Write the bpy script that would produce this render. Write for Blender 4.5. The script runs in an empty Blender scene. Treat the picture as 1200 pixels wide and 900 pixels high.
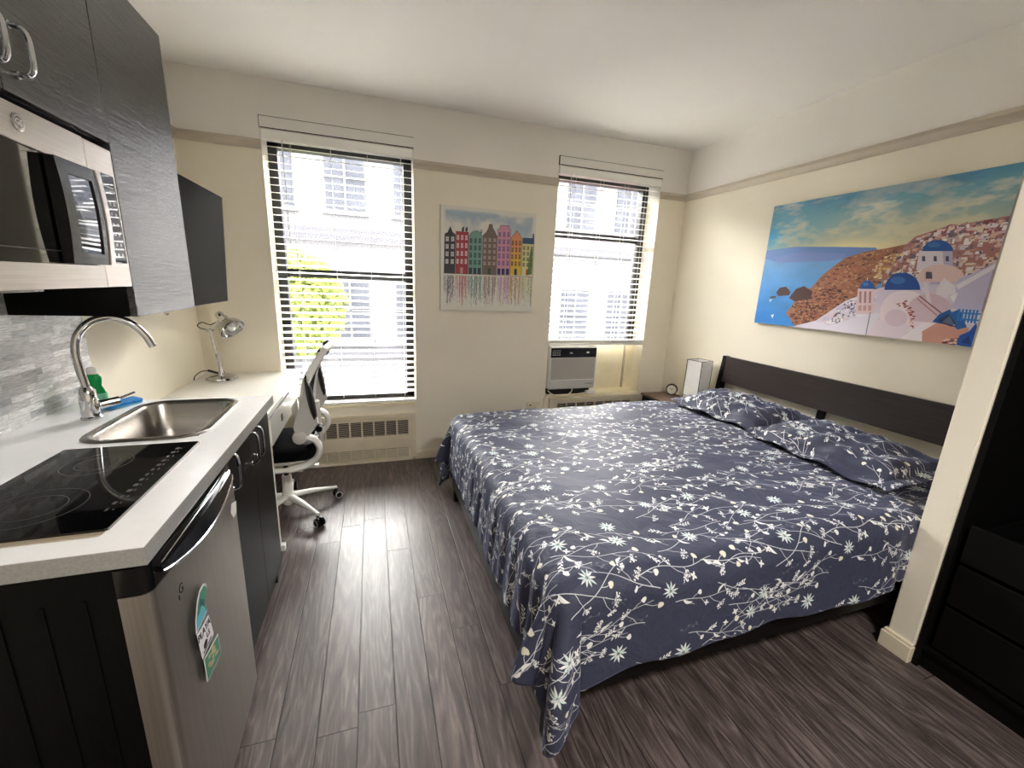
import bpy, bmesh, math, random
import numpy as np
from mathutils import Vector, Matrix
C = bpy.context.scene
PI = math.pi
random.seed(7)

# ------------------------------------------------------------------ camera
H = 1.42
yaw, pitch, roll = 0.326767749, -0.234590806, 0.0424874749
fw = Vector((math.sin(yaw)*math.cos(pitch), math.cos(yaw)*math.cos(pitch), math.sin(pitch)))
rt = Vector((math.cos(yaw), -math.sin(yaw), 0)); up = rt.cross(fw)
r2 = rt*math.cos(roll)+up*math.sin(roll); u2 = -rt*math.sin(roll)+up*math.cos(roll)
cam = bpy.data.cameras.new('camera'); cam_o = bpy.data.objects.new('camera', cam); C.collection.objects.link(cam_o)
cam.sensor_fit = 'HORIZONTAL'; cam.sensor_width = 36.0; cam.lens = 487.934/1200*36; cam.clip_start = 0.02; cam.clip_end = 200
M = Matrix.Identity(4)
for i in range(3):
    M[i][0] = r2[i]; M[i][1] = u2[i]; M[i][2] = -fw[i]
M.translation = Vector((0, 0, H)); cam_o.matrix_world = M
C.camera = cam_o
C.view_settings.view_transform = 'Standard'; C.view_settings.look = 'None'; C.view_settings.gamma = 1
C.view_settings.use_curve_mapping = False
C.view_settings.exposure = 3.1
C.cycles.use_denoising = True
C.cycles.max_bounces = 14; C.cycles.diffuse_bounces = 8; C.cycles.glossy_bounces = 6; C.cycles.transmission_bounces = 8
C.cycles.caustics_reflective = False; C.cycles.caustics_refractive = False
C.cycles.sample_clamp_indirect = 12

# ------------------------------------------------------------------ room measures
W, D, LX, CZ = 2.636, 3.257, -1.09, 2.587
BY = -1.7                                   # wall behind the camera
W1 = (-0.628, 0.307, 0.485, 2.305)          # window openings: x0, x1, z0, z1
W2 = (1.415, 2.365, 0.488, 2.335)
DEP = 0.20                                  # depth of the reveals

# ------------------------------------------------------------------ sky and daylight
SKY = 9.5
world = bpy.data.worlds.new('overcast_sky'); C.world = world; world.use_nodes = True
wn = world.node_tree.nodes; bgn = wn['Background']; bgn.inputs[0].default_value = (1.0, 0.985, 0.955, 1); bgn.inputs[1].default_value = SKY
def portal(name, w):
    l = bpy.data.lights.new(name, 'AREA'); l.shape = 'RECTANGLE'; l.size = w[1]-w[0]; l.size_y = w[3]-w[2]
    l.cycles.is_portal = True
    o = bpy.data.objects.new(name, l); C.collection.objects.link(o)
    o.location = ((w[0]+w[1])/2, D+DEP+0.10, (w[2]+w[3])/2); o.rotation_euler = (-PI/2, 0, 0)
portal('daylight_portal', W1); portal('daylight_portal', W2)
def lamp_area(name, loc, size, power, col, rot=(0, 0, 0)):
    l = bpy.data.lights.new(name, 'AREA'); l.shape = 'DISK'; l.size = size; l.energy = power; l.color = col
    o = bpy.data.objects.new(name, l); C.collection.objects.link(o); o.location = loc; o.rotation_euler = rot
    return o
# added fill light behind the camera, not a known lamp of the room
lamp_area('fill_light', (0.9, -0.55, CZ-0.13), 0.34, 7, (1.0, 0.97, 0.93))

# ------------------------------------------------------------------ material helpers
def lin(c):
    return tuple(((x/255)/12.92 if x/255 <= 0.04045 else ((x/255+0.055)/1.055)**2.4) for x in c)
class NT:
    def __init__(s, name):
        s.m = bpy.data.materials.new(name); s.m.use_nodes = True; s.t = s.m.node_tree
        s.b = s.t.nodes['Principled BSDF']
    def n(s, kind, **kw):
        x = s.t.nodes.new(kind)
        for k, v in kw.items():
            if k.startswith('i_'): x.inputs[k[2:].replace('_', ' ')].default_value = v
            else: setattr(x, k, v)
        return x
    def l(s, a, b): s.t.links.new(a, b)
    def math(s, op, a, b=None, c=None):
        x = s.t.nodes.new('ShaderNodeMath'); x.operation = op
        for i, v in enumerate((a, b, c)):
            if v is None: continue
            if isinstance(v, (int, float)): x.inputs[i].default_value = v
            else: s.l(v, x.inputs[i])
        return x.outputs[0]
    def ramp(s, fac, stops):
        r = s.t.nodes.new('ShaderNodeValToRGB'); e = r.color_ramp.elements
        while len(e) < len(stops): e.new(0.5)
        for i, (p, c) in enumerate(stops):
            e[i].position = p; e[i].color = (c[0], c[1], c[2], 1)
        s.l(fac, r.inputs[0]); return r.outputs[0]
    def coords(s, kind='Object', scale=(1, 1, 1), rot=(0, 0, 0)):
        tc = s.t.nodes.new('ShaderNodeTexCoord'); mp = s.t.nodes.new('ShaderNodeMapping')
        mp.inputs['Scale'].default_value = scale; mp.inputs['Rotation'].default_value = rot
        s.l(tc.outputs[kind], mp.inputs[0]); return mp.outputs[0]
    def noise(s, vec, scale, detail=3, rough=0.5, dist=0.0):
        x = s.n('ShaderNodeTexNoise'); x.inputs['Scale'].default_value = scale; x.inputs['Detail'].default_value = detail
        x.inputs['Roughness'].default_value = rough; x.inputs['Distortion'].default_value = dist
        if vec is not None: s.l(vec, x.inputs['Vector'])
        return x.outputs['Fac']
    def bump(s, h, strength=0.2, dist=0.01):
        b = s.n('ShaderNodeBump'); b.inputs['Strength'].default_value = strength; b.inputs['Distance'].default_value = dist
        s.l(h, b.inputs['Height']); s.l(b.outputs[0], s.b.inputs['Normal'])
    def mix(s, fac, a, b):
        x = s.t.nodes.new('ShaderNodeMix'); x.data_type = 'RGBA'
        for i, v in ((0, fac), (6, a), (7, b)):
            if isinstance(v, (int, float)): x.inputs[i].default_value = v
            elif isinstance(v, tuple): x.inputs[i].default_value = (v[0], v[1], v[2], 1)
            else: s.l(v, x.inputs[i])
        return x.outputs[2]
def plain(name, col, rough=0.5, metal=0.0, var=0.06, vs=14, bump=0.0, bs=60, spec=0.5, scale=(1, 1, 1), coat=0.0):
    n = NT(name); c = lin(col); v = n.coords('Object', scale)
    f = n.noise(v, vs, 4)
    n.l(n.ramp(f, [(0.3, [x*(1-var) for x in c]), (0.7, [min(1, x*(1+var)) for x in c])]), n.b.inputs['Base Color'])
    n.b.inputs['Roughness'].default_value = rough; n.b.inputs['Metallic'].default_value = metal
    n.b.inputs['Specular IOR Level'].default_value = spec; n.b.inputs['Coat Weight'].default_value = coat
    if bump: n.bump(n.noise(v, bs, 4), bump, 0.004)
    return n.m
M_ = {}
M_['wall'] = plain('cream_wall_paint', (236, 229, 212), 0.75, var=0.03, vs=1.3, bump=0.25, bs=35, spec=0.25)
M_['upper'] = plain('white_upper_wall_paint', (236, 233, 228), 0.75, var=0.025, vs=1.5, bump=0.25, bs=35, spec=0.25)
M_['ceil'] = plain('ceiling_paint', (240, 238, 235), 0.8, var=0.02, vs=1.2, bump=0.2, bs=25, spec=0.2)
M_['rail'] = plain('taupe_trim_paint', (192, 181, 165), 0.5, var=0.04, vs=6)
M_['base'] = plain('baseboard_paint', (222, 211, 188), 0.5, var=0.06, vs=8, bump=0.2, bs=40)
M_['radiator'] = plain('radiator_cover_enamel', (222, 212, 188), 0.5, var=0.04, vs=9)
M_['dark'] = plain('dark_recess', (24, 23, 22), 0.8, var=0.1)
M_['frame'] = plain('black_window_steel', (34, 33, 34), 0.45, var=0.15, vs=20)
M_['slat'] = plain('white_blind_slat', (246, 245, 240), 0.4, var=0.01, vs=4)
M_['cord'] = plain('white_cord', (225, 220, 205), 0.6)
M_['whiteplastic'] = plain('white_plastic', (238, 237, 233), 0.35, var=0.02)
M_['greyplastic'] = plain('pale_grey_plastic', (200, 198, 194), 0.4, var=0.02)
M_['blackplastic'] = plain('black_gloss_plastic', (10, 10, 11), 0.12, var=0.05)
M_['blackmatte'] = plain('black_matte_plastic', (8, 8, 9), 0.55, var=0.1)
M_['fabric'] = plain('black_mesh_fabric', (4, 4, 5), 0.9, var=0.3, vs=300, bump=0.4, bs=500, spec=0.08)
M_['chrome'] = plain('polished_chrome', (205, 205, 207), 0.09, 1.0, var=0.02)
M_['darkmirror'] = plain('smoked_mirror_plate', (120, 121, 124), 0.04, 1.0, var=0.02)
M_['nickel'] = plain('brushed_nickel', (150, 148, 145), 0.25, 1.0, var=0.05)
M_['counter'] = plain('white_laminate', (246, 246, 246), 0.28, var=0.015, vs=40)
M_['counteredge'] = plain('grey_laminate_edge', (150, 149, 147), 0.4, var=0.12, vs=160)
M_['deskwhite'] = plain('white_desk_laminate', (243, 242, 236), 0.22, var=0.01)
M_['blackglass'] = plain('black_ceramic_glass', (8, 8, 9), 0.04, var=0.05, spec=0.7)
M_['bluesponge'] = plain('blue_scrubber', (15, 130, 205), 0.6, var=0.15, vs=80, bump=0.5, bs=200)
M_['clockface'] = plain('clock_face', (225, 222, 212), 0.4, var=0.02)
M_['paper'] = plain('white_paper_shade', (236, 234, 232), 0.8, var=0.03, vs=60, bump=0.3, bs=120)
M_['beige'] = plain('beige_gasket', (178, 165, 145), 0.5, var=0.05)
M_['sill'] = plain('sill_paint', (240, 230, 200), 0.5, var=0.05, vs=8)
M_['mattress'] = plain('white_mattress', (215, 214, 210), 0.85)

def wood(name, c1, c2, rough=0.45, axis=0, scale=1.0, spec=0.5, bump=0.25, stretch=18):
    n = NT(name); sc = [stretch, stretch, stretch]; sc[axis] = 1.0
    v = n.coords('Object', [x*scale for x in sc])
    f = n.noise(v, 4.5, 6, 0.65, 0.3); f2 = n.noise(v, 16, 3, 0.5)
    g = n.math('ADD', n.math('MULTIPLY', f, 0.7), n.math('MULTIPLY', f2, 0.3))
    n.l(n.ramp(g, [(0.32, lin(c1)), (0.68, lin(c2))]), n.b.inputs['Base Color'])
    n.b.inputs['Roughness'].default_value = rough; n.b.inputs['Specular IOR Level'].default_value = spec
    n.bump(g, bump, 0.002 if bump < 0.9 else 0.0026); return n.m
M_['cab'] = wood('black_brown_woodgrain', (10, 10, 11), (64, 62, 64), 0.25, axis=1, stretch=13, bump=0.95, spec=0.9)
M_['cabmatte'] = plain('charcoal_laminate', (40, 39, 37), 0.8, var=0.04, spec=0.03)
M_['cabbase'] = wood('black_brown_base_laminate', (15, 15, 15), (24, 23, 23), 0.4, axis=2, bump=0.2, spec=0.10)
M_['endpanel'] = wood('black_end_panel', (4, 4, 4), (9, 9, 9), 0.5, axis=2, spec=0.12)
M_['bedwood'] = wood('black_brown_bed_wood', (38, 31, 30), (54, 45, 43), 0.34, axis=1, bump=0.15, spec=0.35)
M_['bedrail'] = wood('black_bed_side_wood', (11, 10, 10), (20, 18, 18), 0.4, axis=1, spec=0.10, bump=0.1)
M_['nsttop'] = wood('brown_nightstand_wood', (92, 72, 62), (122, 98, 84), 0.4, axis=1, bump=0.15)
M_['wardrobe'] = wood('black_wardrobe_veneer', (5, 5, 5), (12, 11, 11), 0.5, axis=1, spec=0.15, bump=0.15)

def steel(name, col, rough, axis):
    n = NT(name); sc = [300, 300, 300]; sc[axis] = 4
    v = n.coords('Object', sc); f = n.noise(v, 1.0, 3)
    n.l(n.ramp(f, [(0.3, [x*0.9 for x in lin(col)]), (0.7, [min(1, x*1.06) for x in lin(col)])]), n.b.inputs['Base Color'])
    n.b.inputs['Metallic'].default_value = 1.0; n.b.inputs['Roughness'].default_value = rough
    n.bump(f, 0.05, 0.001); return n.m
M_['steel'] = steel('brushed_steel', (196, 190, 184), 0.30, 1)
M_['sinksteel'] = steel('sink_steel', (176, 172, 167), 0.26, 0)
M_['fridgesteel'] = steel('fridge_door_steel', (184, 180, 173), 0.42, 2)

def m_floor():
    n = NT('dark_plank_laminate'); tc = n.n('ShaderNodeTexCoord'); sp = n.n('ShaderNodeSeparateXYZ'); n.l(tc.outputs['Object'], sp.inputs[0])
    X, Y = sp.outputs[0], sp.outputs[1]
    pw, pl = 0.1215, 1.21
    u = n.math('DIVIDE', n.math('ADD', X, 0.0915+0.1215*20), pw); row = n.math('FLOOR', u); fu = n.math('FRACT', u)
    wn_ = n.n('ShaderNodeTexWhiteNoise', noise_dimensions='1D'); n.l(row, wn_.inputs['W'])
    v = n.math('DIVIDE', n.math('ADD', Y, n.math('MULTIPLY', wn_.outputs['Value'], pl*7.3)), pl); col = n.math('FLOOR', v); fv = n.math('FRACT', v)
    w2 = n.n('ShaderNodeTexWhiteNoise', noise_dimensions='2D'); cb = n.n('ShaderNodeCombineXYZ'); n.l(row, cb.inputs[0]); n.l(col, cb.inputs[1]); n.l(cb.outputs[0], w2.inputs['Vector'])
    rnd = w2.outputs['Value']
    cv = n.n('ShaderNodeCombineXYZ'); n.l(n.math('ADD', X, n.math('MULTIPLY', rnd, 3.1)), cv.inputs[0]); n.l(n.math('MULTIPLY', Y, 0.085), cv.inputs[1]); n.l(n.math('MULTIPLY', rnd, 9.0), cv.inputs[2])
    g1 = n.noise(cv.outputs[0], 34, 7, 0.68, 1.3); g2 = n.noise(cv.outputs[0], 160, 4, 0.6, 0.2)
    # cathedral figure: sharp bands of a strongly stretched, warped noise
    cv2 = n.n('ShaderNodeCombineXYZ'); n.l(n.math('ADD', X, n.math('MULTIPLY', rnd, 5.7)), cv2.inputs[0]); n.l(n.math('MULTIPLY', Y, 0.11), cv2.inputs[1]); n.l(n.math('MULTIPLY', rnd, 5), cv2.inputs[2])
    g3 = n.noise(cv2.outputs[0], 13, 2, 0.5, 0.4); fig = n.math('PINGPONG', n.math('MULTIPLY', g3, 9.0), 0.5)
    g = n.math('ADD', n.math('ADD', n.math('MULTIPLY', g1, 0.55), n.math('MULTIPLY', g2, 0.28)), n.math('MULTIPLY', fig, 0.36))
    base = n.ramp(g, [(0.30, lin((46, 39, 37))), (0.52, lin((84, 73, 71))), (0.70, lin((122, 109, 106)))])
    tone = n.ramp(rnd, [(0, (0.90, 0.90, 0.90)), (1, (1.10, 1.09, 1.09))])
    mm = n.t.nodes.new('ShaderNodeMix'); mm.data_type = 'RGBA'; mm.blend_type = 'MULTIPLY'; mm.inputs[0].default_value = 1
    n.l(base, mm.inputs[6]); n.l(tone, mm.inputs[7])
    eu = n.math('MINIMUM', fu, n.math('SUBTRACT', 1, fu)); ev = n.math('MINIMUM', fv, n.math('SUBTRACT', 1, fv))
    du = n.math('MULTIPLY', eu, pw); dv = n.math('MULTIPLY', ev, pl); dd = n.math('MINIMUM', du, dv)
    seam = n.n('ShaderNodeMapRange'); seam.inputs['From Min'].default_value = 0.0008; seam.inputs['From Max'].default_value = 0.0024; n.l(dd, seam.inputs['Value'])
    n.l(n.mix(seam.outputs[0], lin((38, 31, 30)), mm.outputs[2]), n.b.inputs['Base Color'])
    rg = n.n('ShaderNodeMapRange'); rg.inputs['To Min'].default_value = 0.46; rg.inputs['To Max'].default_value = 0.33; n.l(g, rg.inputs['Value']); n.l(rg.outputs[0], n.b.inputs['Roughness']); n.b.inputs['Coat Weight'].default_value = 0.08; n.b.inputs['Coat Roughness'].default_value = 0.35
    hgt = n.math('ADD', n.math('MULTIPLY', g, 0.35), n.math('MULTIPLY', seam.outputs[0], 0.6)); n.bump(hgt, 0.6, 0.0040)
    n.b.inputs['Specular IOR Level'].default_value = 0.55
    return n.m
M_['floor'] = m_floor()

def m_mosaic():
    n = NT('glass_strip_mosaic'); tc = n.n('ShaderNodeTexCoord'); sp = n.n('ShaderNodeSeparateXYZ'); n.l(tc.outputs['Object'], sp.inputs[0])
    cv = n.n('ShaderNodeCombineXYZ'); n.l(sp.outputs[1], cv.inputs[0]); n.l(sp.outputs[2], cv.inputs[1])
    def brick(rh, bw, off, seed):
        b = n.n('ShaderNodeTexBrick'); b.offset = off; b.offset_frequency = 2; b.squash = 0.62; b.squash_frequency = 3
        b.inputs['Scale'].default_value = 1.0; b.inputs['Mortar Size'].default_value = 0.0013; b.inputs['Mortar Smooth'].default_value = 0.1
        b.inputs['Brick Width'].default_value = bw; b.inputs['Row Height'].default_value = rh; b.inputs['Bias'].default_value = 0.0
        b.inputs['Color1'].default_value = (*lin((158, 160, 161)), 1); b.inputs['Color2'].default_value = (*lin((246, 247, 246)), 1)
        b.inputs['Mortar'].default_value = (*lin((205, 204, 200)), 1); n.l(cv.outputs[0], b.inputs['Vector']); return b
    b = brick(0.022, 0.15, 0.37, 1)
    st = n.coords('Object', (1, 30, 260)); s1 = n.noise(st, 1.0, 3)
    mm = n.t.nodes.new('ShaderNodeMix'); mm.data_type = 'RGBA'; mm.blend_type = 'MULTIPLY'; mm.inputs[0].default_value = 1
    n.l(b.outputs['Color'], mm.inputs[6]); n.l(n.ramp(s1, [(0.35, (0.70, 0.71, 0.72)), (0.60, (1.1, 1.1, 1.1))]), mm.inputs[7])
    n.l(mm.outputs[2], n.b.inputs['Base Color'])
    n.b.inputs['Roughness'].default_value = 0.24
    n.bump(n.math('SUBTRACT', n.math('MULTIPLY', s1, 0.05), b.outputs['Fac']), 0.35, 0.0015)
    return n.m
M_['mosaic'] = m_mosaic()

def m_glass(name, col=(1, 1, 1), alpha=0.1):
    n = NT(name); n.t.nodes.remove(n.b)
    tr = n.n('ShaderNodeBsdfTransparent'); tr.inputs[0].default_value = (*col, 1); gl = n.n('ShaderNodeBsdfGlossy'); gl.inputs['Roughness'].default_value = 0.02
    fr = n.n('ShaderNodeFresnel'); fr.inputs[0].default_value = 1.3; mx = n.n('ShaderNodeMixShader')
    n.l(fr.outputs[0], mx.inputs[0]); n.l(tr.outputs[0], mx.inputs[1]); n.l(gl.outputs[0], mx.inputs[2]); n.l(mx.outputs[0], n.t.nodes['Material Output'].inputs[0]); return n.m
M_['glass'] = m_glass('window_glass')
def m_soap():
    n = NT('green_dish_soap'); n.b.inputs['Base Color'].default_value = (*lin((10, 170, 80)), 1); n.b.inputs['Roughness'].default_value = 0.12
    n.b.inputs['Transmission Weight'].default_value = 0.45; n.b.inputs['IOR'].default_value = 1.35; return n.m
M_['soap'] = m_soap()

# ------------------------------------------------------------------ mesh helpers
coll = C.collection
ORG = {}
class MB:
    def __init__(s): s.bm = bmesh.new(); s.mi = 0
    def _verts(s, vs, M=None):
        return [s.bm.verts.new(Vector(v) if M is None else M @ Vector(v)) for v in vs]
    def face(s, vs):
        try:
            f = s.bm.faces.new(vs); f.material_index = s.mi; return f
        except ValueError: return None
    def box(s, x0, x1, y0, y1, z0, z1, M=None):
        v = s._verts([(x, y, z) for x in (x0, x1) for y in (y0, y1) for z in (z0, z1)], M)
        for q in ((0, 1, 3, 2), (4, 6, 7, 5), (0, 4, 5, 1), (2, 3, 7, 6), (0, 2, 6, 4), (1, 5, 7, 3)): s.face([v[i] for i in q])
        return s
    def rbox(s, x0, x1, y0, y1, z0, z1, r=0.004, seg=2, M=None):
        t = bmesh.new(); vs = [t.verts.new((x, y, z)) for x in (x0, x1) for y in (y0, y1) for z in (z0, z1)]
        for q in ((0, 1, 3, 2), (4, 6, 7, 5), (0, 4, 5, 1), (2, 3, 7, 6), (0, 2, 6, 4), (1, 5, 7, 3)): t.faces.new([vs[i] for i in q])
        bmesh.ops.bevel(t, geom=list(t.edges), offset=r, segments=seg, affect='EDGES', profile=0.5)
        s.add(t, M); return s
    def add(s, t, M=None):
        mp = {}
        for v in t.verts: mp[v] = s.bm.verts.new(v.co if M is None else M @ v.co)
        for f in t.faces: s.face([mp[v] for v in f.verts])
        t.free()
    def prism(s, pts, axis, a0, a1, M=None):
        def P(p, a):
            if axis == 0: return (a, p[0], p[1])
            if axis == 1: return (p[0], a, p[1])
            return (p[0], p[1], a)
        A = s._verts([P(p, a0) for p in pts], M); B = s._verts([P(p, a1) for p in pts], M); n = len(pts)
        s.face(A); s.face(B[::-1])
        for i in range(n): s.face([A[i], B[i], B[(i+1) % n], A[(i+1) % n]])
        return s
    def lathe(s, prof, c=(0, 0, 0), seg=28, M=None, axis=2, cap=True):
        rings = []
        for (r, h) in prof:
            ring = []
            for k in range(seg):
                a = 2*PI*k/seg; x, y = r*math.cos(a), r*math.sin(a)
                p = (x, y, h) if axis == 2 else ((h, x, y) if axis == 0 else (x, h, y))
                ring.append((p[0]+c[0], p[1]+c[1], p[2]+c[2]))
            rings.append(s._verts(ring, M))
        for A, B in zip(rings, rings[1:]):
            for k in range(seg): s.face([A[k], A[(k+1) % seg], B[(k+1) % seg], B[k]])
        if cap: s.face(rings[0][::-1]); s.face(rings[-1])
        return s
    def tube(s, pts, r, seg=10, cap=True, flat=None):
        pts = [Vector(p) for p in pts]; n = len(pts)
        rr = r if isinstance(r, (list, tuple)) else [r]*n
        T = []
        for i in range(n):
            a = pts[max(i-1, 0)]; b = pts[min(i+1, n-1)]; t = (b-a); T.append(t.normalized() if t.length > 1e-9 else Vector((0, 0, 1)))
        ref = Vector((0, 0, 1)) if abs(T[0].z) < 0.9 else Vector((1, 0, 0))
        N = (ref-T[0]*ref.dot(T[0])).normalized(); rings = []
        for i in range(n):
            N = (N-T[i]*N.dot(T[i])).normalized(); B = T[i].cross(N)
            f1, f2 = (1, 1) if flat is None else flat
            rings.append([s.bm.verts.new(pts[i]+N*(math.cos(2*PI*k/seg)*rr[i]*f1)+B*(math.sin(2*PI*k/seg)*rr[i]*f2)) for k in range(seg)])
        for A, B in zip(rings, rings[1:]):
            for k in range(seg): s.face([A[k], A[(k+1) % seg], B[(k+1) % seg], B[k]])
        if cap: s.face(rings[0][::-1]); s.face(rings[-1])
        return s
    def sphere(s, c, r, seg=16, M=None, sc=(1, 1, 1)):
        t = bmesh.new(); bmesh.ops.create_uvsphere(t, u_segments=seg, v_segments=seg//2+2, radius=r)
        for v in t.verts: v.co = Vector((v.co.x*sc[0]+c[0], v.co.y*sc[1]+c[1], v.co.z*sc[2]+c[2]))
        s.add(t, M); return s
def smooth_curve(pts, n=8):
    pts = [Vector(p) for p in pts]; out = []
    P = [2*pts[0]-pts[1]]+pts+[2*pts[-1]-pts[-2]]
    for i in range(1, len(P)-2):
        for k in range(n):
            t = k/n; a, b, c, d = P[i-1], P[i], P[i+1], P[i+2]
            out.append(0.5*((2*b)+(-a+c)*t+(2*a-5*b+4*c-d)*t*t+(-a+3*b-3*c+d)*t**3))
    out.append(pts[-1]); return out
def obj(name, mb, mat, parent=None, smooth=False, loc=None):
    bm = mb.bm if isinstance(mb, MB) else mb
    if name == 'burner_ring': bmesh.ops.remove_doubles(bm, verts=bm.verts, dist=1e-5)
    bmesh.ops.recalc_face_normals(bm, faces=bm.faces)
    if parent is not None: org = ORG[parent.name]
    elif loc is not None: org = Vector(loc)
    else:
        xs = [v.co for v in bm.verts]; org = Vector(((min(v.x for v in xs)+max(v.x for v in xs))/2, (min(v.y for v in xs)+max(v.y for v in xs))/2, min(v.z for v in xs)))
    for v in bm.verts: v.co = v.co-org
    me = bpy.data.meshes.new(name); bm.to_mesh(me); bm.free()
    for m in (mat if isinstance(mat, (list, tuple)) else [mat]): me.materials.append(M_[m] if isinstance(m, str) else m)
    if smooth:
        for p in me.polygons: p.use_smooth = True
        try: me.set_sharp_from_angle(angle=math.radians(38))
        except Exception: pass
    o = bpy.data.objects.new(name, me); coll.objects.link(o)
    if parent is not None: o.parent = parent
    else: o.location = org
    ORG[o.name] = org
    return o
def thing(name, label, cat, loc, group=None):
    o = bpy.data.objects.new(name, None); coll.objects.link(o); o.location = loc; o.empty_display_size = 0.05
    o['label'] = label; o['category'] = cat
    if group: o['group'] = group
    ORG[o.name] = Vector(loc); return o
def tag(o, label, cat, group=None, kind=None):
    o['label'] = label; o['category'] = cat
    if group: o['group'] = group
    if kind: o['kind'] = kind
    return o
def struct(name, mb, mat, parent=None, smooth=False, label=None):
    o = obj(name, mb, mat, parent, smooth)
    if parent is None: o['kind'] = 'structure'
    return o
def text_mesh(s, size, mat_index=0, ext=0.0004):
    cu = bpy.data.curves.new('lettering', 'FONT'); cu.body = s; cu.size = size; cu.align_x = 'CENTER'; cu.align_y = 'CENTER'; cu.extrude = ext
    o = bpy.data.objects.new('lettering', cu); coll.objects.link(o)
    dg = bpy.context.evaluated_depsgraph_get(); me = bpy.data.meshes.new_from_object(o.evaluated_get(dg))
    t = bmesh.new(); t.from_mesh(me); bpy.data.objects.remove(o); bpy.data.curves.remove(cu); bpy.data.meshes.remove(me); return t

# ================================================================== ROOM SHELL
T = 0.30
mb = MB(); mb.box(LX-0.2, W+0.2, BY-0.2, D+T, -0.1, 0); struct('floor', mb, 'floor').location
fl = bpy.data.objects['floor']
def world_origin(o):     # keep the object origin at the world origin so the planks run through
    d = o.location.copy()
    for v in o.data.vertices: v.co += d
    o.location = (0, 0, 0)
world_origin(fl)
mb = MB(); mb.box(LX-0.2, W+0.2, BY-0.2, D+T, CZ, CZ+0.1); struct('ceiling', mb, 'ceil')
RZ0, RZ1 = 2.183, 2.236
def wall_far(z0, z1, mb):
    xs = [LX-0.2, W1[0], W1[1], W2[0], W2[1], W+0.2]
    mb.box(xs[0], xs[1], D, D+T, z0, z1); mb.box(xs[2], xs[3], D, D+T, z0, z1); mb.box(xs[4], xs[5], D, D+T, z0, z1)
mb = MB(); wall_far(0, RZ0, mb)
mb.box(W1[0], W1[1], D, D+T, 0, W1[2]); mb.box(W2[0], W2[1], D, D+T, 0, W2[2]-0.02)
mb.mi = 1; wall_far(RZ0, CZ, mb)
mb.box(W1[0], W1[1], D, D+T, W1[3], CZ); mb.box(W2[0], W2[1], D, D+T, W2[3], CZ)
struct('wall_far', mb, ['wall', 'upper'])
mb = MB(); mb.box(LX-0.2, LX, BY-0.2, D, 0, RZ0); mb.mi = 1; mb.box(LX-0.2, LX, BY-0.2, D, RZ0, CZ); struct('wall_left', mb, ['wall', 'upper'])
mb = MB(); mb.box(W, W+0.2, BY-0.2, D, 0, RZ0); mb.mi = 1; mb.box(W, W+0.2, BY-0.2, D, RZ0, CZ); struct('wall_right', mb, ['wall', 'upper'])
mb = MB(); mb.box(LX, W, BY-0.2, BY, 0, RZ0); mb.mi = 1; mb.box(LX, W, BY-0.2, BY, RZ0, CZ); struct('wall_back', mb, ['wall', 'upper'])
# partition stub between bed alcove and wardrobe
mb = MB(); mb.rbox(2.010, W, 0.790, 0.880, 0, CZ, 0.004); struct('wall_partition', mb, 'wall')
mb = MB(); mb.rbox(1.995, W, 0.788, 0.895, 0, 0.072, 0.003); mb.rbox(2.0, W, 0.790, 0.890, 0.070, 0.086, 0.005); struct('baseboard_partition', mb, 'base')
def rail_prof(d=0.026): return [(0, RZ0), (0.010, RZ0), (0.013, RZ0+0.012), (d*0.8, RZ0+0.026), (d, RZ0+0.034), (d, RZ1), (0, RZ1)]
mb = MB()
for a, b in ((LX, W1[0]), (W1[1], W2[0]), (W2[1], W)):
    mb.prism([(D-p, z) for p, z in rail_prof()], 0, a, b)
struct('trim_1', mb, 'rail')
mb = MB(); mb.prism([(W-p, z) for p, z in rail_prof()], 1, 0.88, D); struct('trim_2', mb, 'rail')
mb = MB(); mb.prism([(LX+p, z) for p, z in rail_prof()], 1, 2.25, D); struct('trim_3', mb, 'rail')
mb = MB()
for a, b in ((W1[1]-0.01, W2[0]), (W2[1], W)):
    mb.prism([(D, 0), (D-0.016, 0), (D-0.016, 0.052), (D-0.008, 0.066), (D, 0.068)], 0, a, b)
struct('baseboard_far', mb, 'base')
mb = MB(); mb.prism([(W, 0), (W-0.016, 0), (W-0.016, 0.052), (W-0.008, 0.066), (W, 0.068)], 1, 0.9, D); struct('baseboard_right', mb, 'base')
mb = MB(); mb.prism([(LX, 0), (LX+0.016, 0), (LX+0.016, 0.052), (LX+0.008, 0.066), (LX, 0.068)], 1, 2.0, D); struct('baseboard_left', mb, 'base')

def window(n, w, zr):
    x0, x1, z0, z1 = w; yg = D+DEP
    f = MB(); fwid = 0.055
    for a, b in ((x0, x0+fwid), (x1-fwid, x1)): f.box(a, b, yg-0.03, yg+0.05, z0, z1)
    f.box(x0, x1, yg-0.03, yg+0.05, z1-0.06, z1); f.box(x0, x1, yg-0.03, yg+0.05, z0, z0+0.028)
    f.box(x0, x1, yg-0.01, yg+0.02, zr-0.022, zr+0.022); f.box(x0, x1, yg+0.02, yg+0.045, zr+0.0, zr+0.035)
    o = struct('window_%d' % n, f, 'frame')
    g = MB(); g.box(x0+0.05, x1-0.05, yg+0.005, yg+0.009, z0+0.05, zr); g.box(x0+0.05, x1-0.05, yg+0.030, yg+0.034, zr, z1-0.05)
    obj('pane', g, 'glass', o); return o
win1 = window(1, W1, 1.43); win2 = window(2, W2, 1.85)
mb = MB(); mb.rbox(W2[0], W2[1], D-0.004, D+DEP-0.03, W2[2]-0.022, W2[2], 0.003); obj('window_sill', mb, 'sill', win2)
mb = MB(); mb.rbox(W1[0], W1[1], D-0.012, D+DEP-0.03, W1[2]-0.022, W1[2], 0.003); obj('window_sill', mb, 'sill', win1)
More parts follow.
